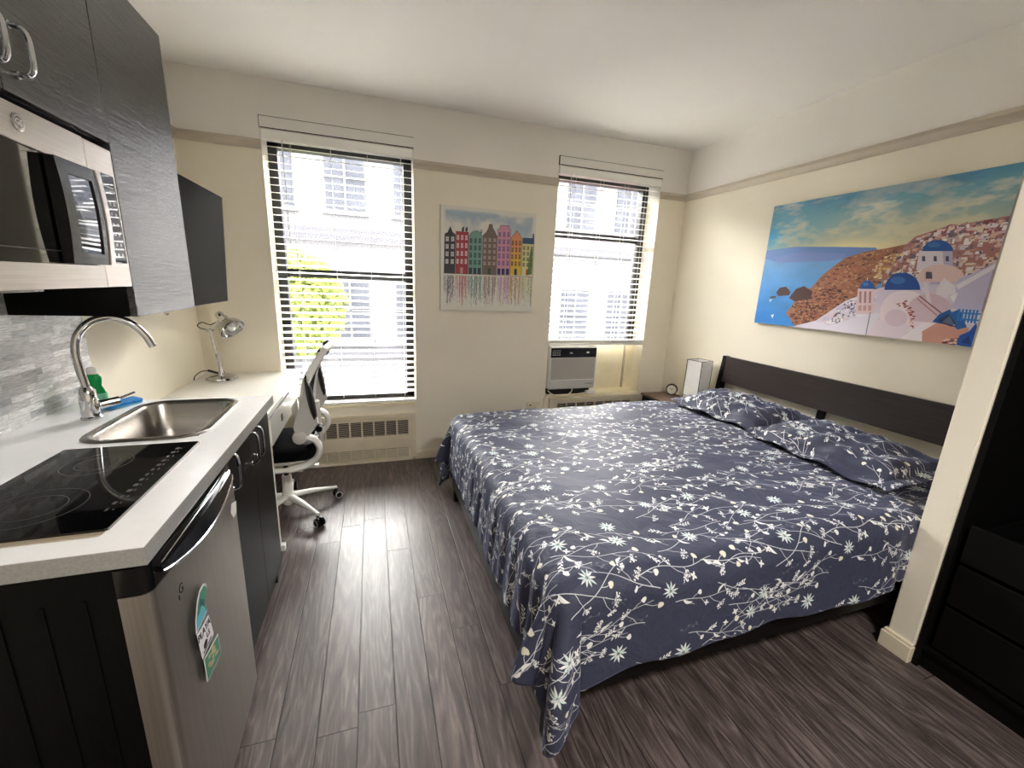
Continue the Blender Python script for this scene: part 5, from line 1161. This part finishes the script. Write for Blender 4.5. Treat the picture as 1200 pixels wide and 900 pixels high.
def canal_houses():
    w, h = 1000, 1014; cv = Canvas(w, h, (222, 219, 208)); F = homog([(85, 122), (708, 163), (697, 812), (97, 812)], [(0, 0), (w, 0), (w, h), (0, h)])
    def P(*a): return [F(x, y) for x, y in a]
    v = np.linspace(0, 1, h)[:, None]; u = np.linspace(0, 1, w)[None, :]; n1 = vnoise(h, w, 5, 31, 5); n2 = vnoise(h, w, 40, 33, 3)
    m = np.clip((n1-0.30)*4, 0, 1)*np.clip((v-0.045+0.03*n1)*40, 0, 1)*np.clip((0.36-v)*6, 0, 1)*np.clip((u-0.03)*40, 0, 1)*np.clip((0.975-u)*40, 0, 1)
    m = m[..., None]; cc = np.array((150, 172, 190), np.float32)/255*(0.85+0.3*n1[..., None]); cv.a[:] = cv.a*(1-m*0.85)+cc*m*0.85
    R = random.Random(5); B = 567
    H_ = [(115, 185, 312, [(115, 312), (135, 300), (150, 262), (166, 300), (185, 312)], (62, 62, 74), (206, 204, 204), 2, 4), (188, 269, 300, [(188, 300), (188, 292), (269, 296), (269, 302)], (164, 62, 70), (226, 204, 204), 3, 4),
          (272, 358, 318, [(272, 318), (290, 294), (318, 284), (345, 294), (358, 318)], (116, 158, 148), (56, 84, 88), 3, 4), (362, 455, 315, [(362, 315), (385, 290), (398, 262), (402, 240), (420, 240), (426, 264), (442, 292), (455, 318)], (118, 102, 96), (176, 162, 150), 3, 5),
          (458, 543, 272, [(458, 272), (470, 270), (474, 244), (530, 246), (534, 268), (543, 274)], (204, 146, 168), (122, 98, 152), 3, 5), (546, 618, 326, [(546, 326), (562, 304), (584, 278), (604, 304), (618, 330)], (226, 168, 90), (110, 80, 70), 3, 4), (622, 697, 360, [(622, 360), (624, 322), (697, 324), (697, 362)], (214, 206, 146), (96, 110, 84), 3, 4)]
    for hi, (x0, x1, ev, roof, col, wc, nc, nr) in enumerate(H_):
        cv.poly(P((x0, ev-1), (x1, ev+1), (x1, B+3), (x0, B)), col); rc = {5: (222, 148, 104), 6: (66, 90, 124), 0: (52, 50, 62)}.get(hi, col); cv.poly(P(*roof), rc)
        if hi == 5: cv.poly(P((x0, ev), (x1, ev+3), (x1, ev+70), (x0, ev+68)), (222, 150, 104)); cv.poly(P((x0, ev+120), (x1, ev+120), (x1, B+3), (x0, B)), (222, 184, 66))
        for pth in ([(x0, ev), (x0, B)], [(x1, ev), (x1, B+3)]): cv.line(P(*pth), 1.6, (84, 72, 74), op=0.8)
        cv.line(P(*roof), 2.0, (74, 62, 66), op=0.8)
        for k in range(90): x, y = R.uniform(x0+2, x1-4), R.uniform(ev, B-4); cv.poly(P((x, y), (x+5, y), (x+5, y+3), (x, y+3)), tuple(min(255, int(q*R.choice((0.8, 1.15)))) for q in col), 0.5)
        rows = nr; y = ev+16; st = (B-44-y)/rows
        for r in range(rows):
            for k in range(nc):
                xx = x0+(x1-x0)*(k+0.5)/nc; ww = (x1-x0)/nc*0.27; yy = y+r*st
                cv.poly(P((xx-ww, yy), (xx+ww, yy), (xx+ww, yy+st*0.62), (xx-ww, yy+st*0.62)), wc); cv.line(P((xx, yy), (xx, yy+st*0.6)), 1.2, col); cv.line(P((xx-ww, yy+st*0.3), (xx+ww, yy+st*0.3)), 1.2, col)
                cv.line(P((xx-ww, yy+st*0.64), (xx+ww, yy+st*0.64)), 1.3, (70, 62, 70), op=0.7)
        dc = {4: (44, 62, 104), 3: (52, 92, 66), 1: (190, 150, 150), 6: (176, 96, 70)}.get(hi, (60, 62, 78)); nd = 3 if hi in (2, 4) else 1
        for k in range(nd): xx = x0+(x1-x0)*(k+0.5)/nd; q = 10 if nd > 1 else 9; cv.poly(P((xx-q, B-40), (xx+q, B-40), (xx+q, B+2), (xx-q, B)), dc)
        for k in range(34):      # rippled reflection
            x = R.uniform(x0, x1); yy = B+14; pts = []; L = R.uniform(80, 215)
            while yy < B+L and yy < 782: pts.append((x+R.uniform(-4, 4), yy)); yy += 9
            if len(pts) > 1: c2 = tuple(int(q*0.75+50) for q in (col if k % 3 else wc)); cv.line(P(*pts), R.uniform(1.6, 4.2), c2, op=R.uniform(0.35, 0.75))
    for x in (232, 255): cv.poly(P((x-7, 292), (x-7, 272), (x+7, 258), (x+7, 292)), (60, 58, 70))
    cv.poly(P((348, 300), (348, 276), (354, 276), (354, 302)), (80, 80, 90)); cv.poly(P((686, 324), (688, 292), (696, 292), (697, 326)), (50, 74, 112)); cv.poly(P((676, 400), (692, 396), (690, 560), (660, 565), (665, 480)), (74, 112, 70), 0.8)
    cv.line(P((112, 567), (300, 569), (500, 572), (700, 578)), 2.4, (84, 78, 84))
    for k in range(120): x, y = R.uniform(115, 690), R.uniform(588, 775); cv.line(P((x, y), (x+R.uniform(4, 13), y+1)), 1.4, (110, 108, 116), op=0.6)
    return cv.image('canal_house_watercolour')
E_ = 0.022
t = thing('canvas_print', 'wide canvas picture of a white and blue-domed village above the sea', 'picture', (W, 1.739, 1.227))
mb = MB(); mb.box(W-E_, W-0.001, 1.149, 2.3292, 1.227, 2.0076); obj('stretched_edge', mb, plain('canvas_edge', (196, 190, 188), 0.7, var=0.2, vs=12), t)
uvplane('picture_face', [(W-E_-0.0006, 2.3292, 2.0076), (W-E_-0.0006, 1.149, 2.0076), (W-E_-0.0006, 1.149, 1.227), (W-E_-0.0006, 2.3292, 1.227)], picture_mat(sea_village(), 'printed_canvas', 0.42), t)
t = thing('watercolour_print', 'square watercolour picture of a row of tall narrow canal houses', 'picture', (0.873, D, 1.205))
mb = MB(); mb.box(0.494, 1.240, D-0.018, D-0.001, 1.206, 1.962); obj('stretched_edge', mb, plain('paper_edge', (150, 146, 138), 0.7), t)
uvplane('picture_face', [(0.494, D-0.0186, 1.962), (1.240, D-0.0186, 1.962), (1.240, D-0.0186, 1.206), (0.494, D-0.0186, 1.206)], picture_mat(canal_houses(), 'printed_watercolour', 0.6), t)

# ================================================================== OUTSIDE THE WINDOWS
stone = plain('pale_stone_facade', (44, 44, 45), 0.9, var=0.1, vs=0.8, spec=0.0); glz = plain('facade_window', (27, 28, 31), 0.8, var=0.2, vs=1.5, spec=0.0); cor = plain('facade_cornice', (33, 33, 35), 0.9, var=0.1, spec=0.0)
fb = thing('building_across_street', 'pale stone building with rows of windows seen through the blinds', 'building', (3, 15, -6))
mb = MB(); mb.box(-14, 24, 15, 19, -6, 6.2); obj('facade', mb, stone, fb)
mb = MB()
for z in (2.55, -1.2, 5.9): mb.box(-14, 24, 14.7, 15.0, z, z+0.32)
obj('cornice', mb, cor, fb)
for j, z in enumerate((-4.6, -0.6, 3.45)):
    for i in range(15):
        x = -11.5+i*2.05
        mb = MB(); mb.box(x, x+1.15, 14.96, 15.0, z, z+1.9); wv = obj('window', mb, glz, fb)
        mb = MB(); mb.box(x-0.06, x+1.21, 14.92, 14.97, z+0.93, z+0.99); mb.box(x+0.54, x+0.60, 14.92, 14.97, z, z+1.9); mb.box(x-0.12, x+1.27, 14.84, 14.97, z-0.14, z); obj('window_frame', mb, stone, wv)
mb = MB(); mb.box(4.6, 12, 14.7, 14.95, -2.6, -1.9); obj('shop_sign', mb, plain('red_awning', (90, 30, 34), 0.9, spec=0.0), fb)
mb = MB(); mb.box(-20, 30, 3.8, 15, -6.2, -6.0); g = struct('ground', mb, cor)
def tree(x, y, z0, h, r, label, seed):
    tr = thing('street_tree', label, 'tree', (x, y, z0)); mb = MB(); R = random.Random(seed)
    mb.tube([(x, y, z0), (x+0.05, y, z0+h*0.5), (x-0.1, y+0.05, z0+h*0.8)], [0.16, 0.11, 0.04], 10)
    for k in range(7): a = R.random()*6.3; mb.tube([(x, y, z0+h*(0.4+0.05*k)), (x+math.cos(a)*r*0.7, y+math.sin(a)*r*0.7, z0+h*(0.6+0.05*k))], [0.05, 0.012], 6)
    obj('trunk', mb, cor, tr); mb = MB()
    for k in range(4200):
        while True:
            p = Vector((R.uniform(-1, 1), R.uniform(-1, 1), R.uniform(-1, 1)))
            if p.length < 1 and (p.length > 0.45 or R.random() < 0.25): break
        q = Vector((x+p.x*r, y+p.y*r*0.8, z0+h*0.78+p.z*r*1.05)); s_ = R.uniform(0.05, 0.10); a = Vector((R.uniform(-1, 1), R.uniform(-1, 1), R.uniform(-1, 1))).normalized()*s_; b = a.orthogonal().normalized()*s_*0.5
        mb.face(mb._verts([q-a, q+b, q+a, q-b]))
    obj('foliage', mb, plain('bright_leaves', (52, 58, 28), 0.9, spec=0.0, var=0.4, vs=2), tr)
tree(-1.62, 10.2, -6.0, 8.7, 1.10, 'leafy green street tree seen through the left window', 1)
